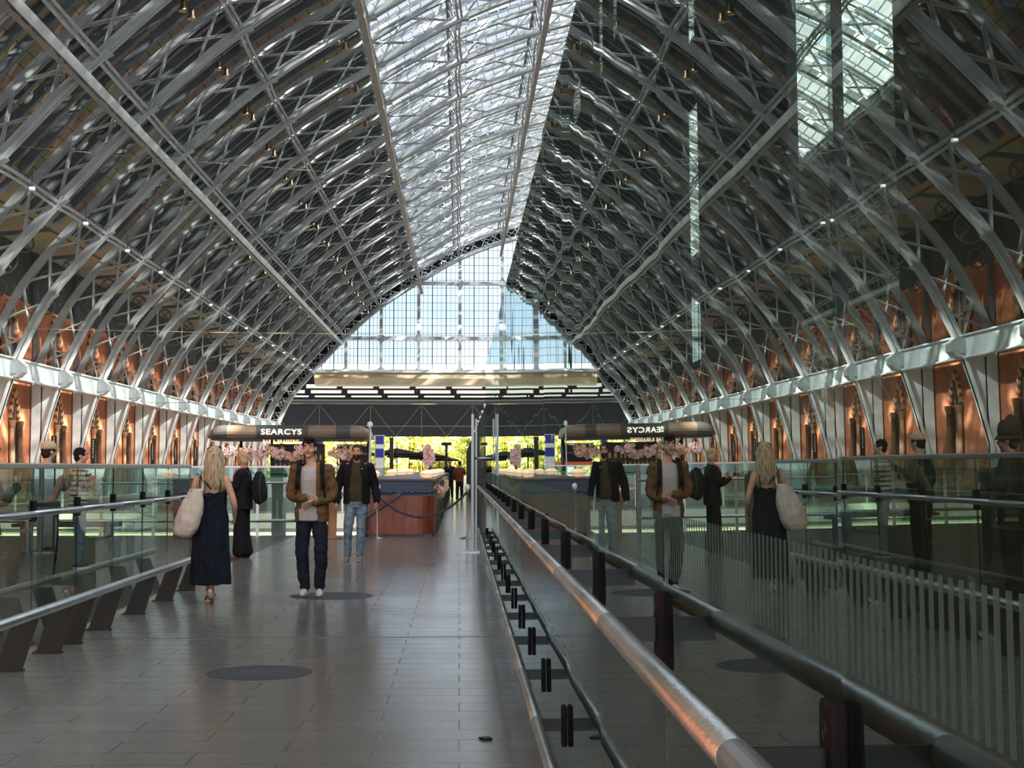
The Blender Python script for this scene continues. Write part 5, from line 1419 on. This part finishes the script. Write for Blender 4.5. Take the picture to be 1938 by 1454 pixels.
# ---------- onlookers behind the left balustrade
def onlooker(name_lab, loc, rz, H, top, legc, hairc, kind, stripes=False):
    s = H / 1.8; t = thing('person', name_lab, 'person', loc, rz)
    po = dict(hipR=(-.085, 0, .90), kneeR=(-.10, -.02, .50), ankR=(-.10, .02, .09), hipL=(.085, 0, .90), kneeL=(.10, -.02, .50), ankL=(.11, -.01, .09),
              shoR=(-.185, 0, 1.435), elbR=(-.25, -.06, 1.19), wriR=(-.10, -.28, 1.36), shoL=(.185, 0, 1.435), elbL=(.26, .0, 1.15), wriL=(.22, -.14, .96),
              handR=((.3, -.4, .9), (.6, -.4, 0), (0, 0, 1), .9), handL=((0, -.4, -1), (-.8, 0, 0), (0, -1, .2), .7))
    b = base_body(po); put(remeshed(b, .009, 3), 'body', M['skin'], t, s); hm = cloth('hair_' + kind, hairc, .2, .5); face(t, HC, 0, hm, s); c = Vector(HC)
    h = MB(); h.ell(c + Vector((0, .018, .040)), (.083, .098, .092), None, 20, 14); h.ell(c + Vector((0, .05, -.02)), (.070, .055, .07))
    put(remeshed(h, .008, 2, .005, 30, cut=lambda q: (q.y < c.y - .05 and q.z < c.z + .06) or (q.z < c.z - .01 and q.y < c.y + .02)), 'hair', hm, t, s)
    if kind == 'cap':
        m = MB(); m.lathe([(.092, 0), (.096, .03), (.088, .075), (.055, .105), (0, .115)], c + Vector((0, .012, .035)), 20, sy=1.12); m.lathe([(.0, .003), (.095, .0), (.095, -.008), (0, -.006)], c + Vector((0, -.075, .045)), 20); put(raw(m), 'baseball_cap', cloth('cream_cap', (.55, .42, .28), .1, .3), t, s)
    if kind == 'hat':
        m = MB(); m.lathe([(.095, 0), (.10, .06), (.085, .13), (.05, .16), (0, .17)], c + Vector((0, .01, .045)), 20, sy=1.1); m.lathe([(.0, .012), (.11, .0), (.128, -.035), (.122, -.04), (.0, 0)], c + Vector((0, .0, .05)), 24); m.ell(c + Vector((.05, .02, .2)), (.07, .05, .06)); put(raw(m), 'bucket_hat', cloth('olive_hat', (.06, .055, .04), .2, .3), t, s)
        m = MB(); esec(m, [(0, .01, 1.46, .14, .12), (0, .01, 1.52, .12, .11), (0, .02, 1.58, .105, .10)]); put(remeshed(m, .01, 2, .008, 12), 'collar', cloth('dark_collar', (.02, .02, .018), .1, .3), t, s)
    j = MB(); esec(j, [(0, .004, .86, .188, .140), (0, .004, .95, .190, .14), (0, .004, 1.08, .185, .132), (0, 0, 1.20, .186, .136), (0, 0, 1.32, .195, .140), (0, 0, 1.42, .195, .125), (0, .006, 1.475, .15, .095), (0, .010, 1.52, .090, .078)])
    sleeves(j, po, .072, .060, .045, .55 if stripes else 1.0)
    if stripes:
        mm = cloth('striped_top', (.6, .6, .55), .05, .1); nt_ = mm.node_tree; b_ = nt_.nodes['Principled BSDF']; tc_ = N(nt_, 'ShaderNodeTexCoord'); sp_ = N(nt_, 'ShaderNodeSeparateXYZ'); nt_.links.new(tc_.outputs['Object'], sp_.inputs[0])
        a_ = N(nt_, 'ShaderNodeMath', operation='MULTIPLY'); a_.inputs[1].default_value = 14; nt_.links.new(sp_.outputs[2], a_.inputs[0]); f_ = N(nt_, 'ShaderNodeMath', operation='FRACT'); nt_.links.new(a_.outputs[0], f_.inputs[0])
        r_ = N(nt_, 'ShaderNodeValToRGB'); r_.color_ramp.interpolation = 'CONSTANT'; r_.color_ramp.elements[0].color = (.65, .64, .58, 1); r_.color_ramp.elements[1].position = .62; r_.color_ramp.elements[1].color = (.03, .04, .06, 1); nt_.links.new(f_.outputs[0], r_.inputs[0]); nt_.links.new(r_.outputs[0], b_.inputs['Base Color'])
    else: mm = cloth('coat_' + kind, top, .15, .3)
    put(remeshed(j, .010, 3, .010, 9), 'top' if stripes else 'coat', mm, t, s)
    l = legs(po, .012, .06, .078); put(remeshed(l, .010, 3, .012, 9), 'trousers', cloth('trousers_' + kind, legc, .2, .4), t, s)
    for S in 'RL': shoe(t, po['ank' + S], 0, mat('shoe_' + kind, (.05, .05, .05), .5), M['rubber'] if kind != 'dark' else M['white'], s)
    return t
onlooker('person in cream baseball cap and black coat lifting a camera behind the left balustrade', (-5.38, 18.9, 0), 2.5, 1.78, (.010, .010, .012), (.008, .008, .01), (.03, .02, .015), 'cap')
onlooker('dark-haired person in striped top and pale jeans standing behind the left balustrade', (-5.52, 21.0, 0), 1.9, 1.74, (.5, .5, .5), (.14, .20, .26), (.01, .01, .012), 'dark', True)
onlooker('person in olive coat and bucket hat at the left edge, behind the balustrade', (-4.26, 13.0, 0), 2.2, 1.72, (.030, .034, .022), (.012, .012, .015), (.05, .04, .03), 'hat')
onlooker('person in grey-blue jacket beside the bucket hat wearer, mirrored far right in the glass', (-4.75, 11.2, 0), 2.9, 1.66, (.10, .12, .15), (.02, .02, .025), (.03, .02, .015), 'brown')
onlooker('distant person in dark coat far down the walkway, left of the pair', (-.45, 66, 0), 0, 1.8, (.02, .02, .022), (.02, .02, .025), (.02, .015, .01), 'far')
onlooker('distant person in a reddish coat far down the walkway, nearest the glass', (.0, 62, 0), pi, 1.72, (.22, .05, .04), (.02, .02, .03), (.05, .03, .02), 'red')
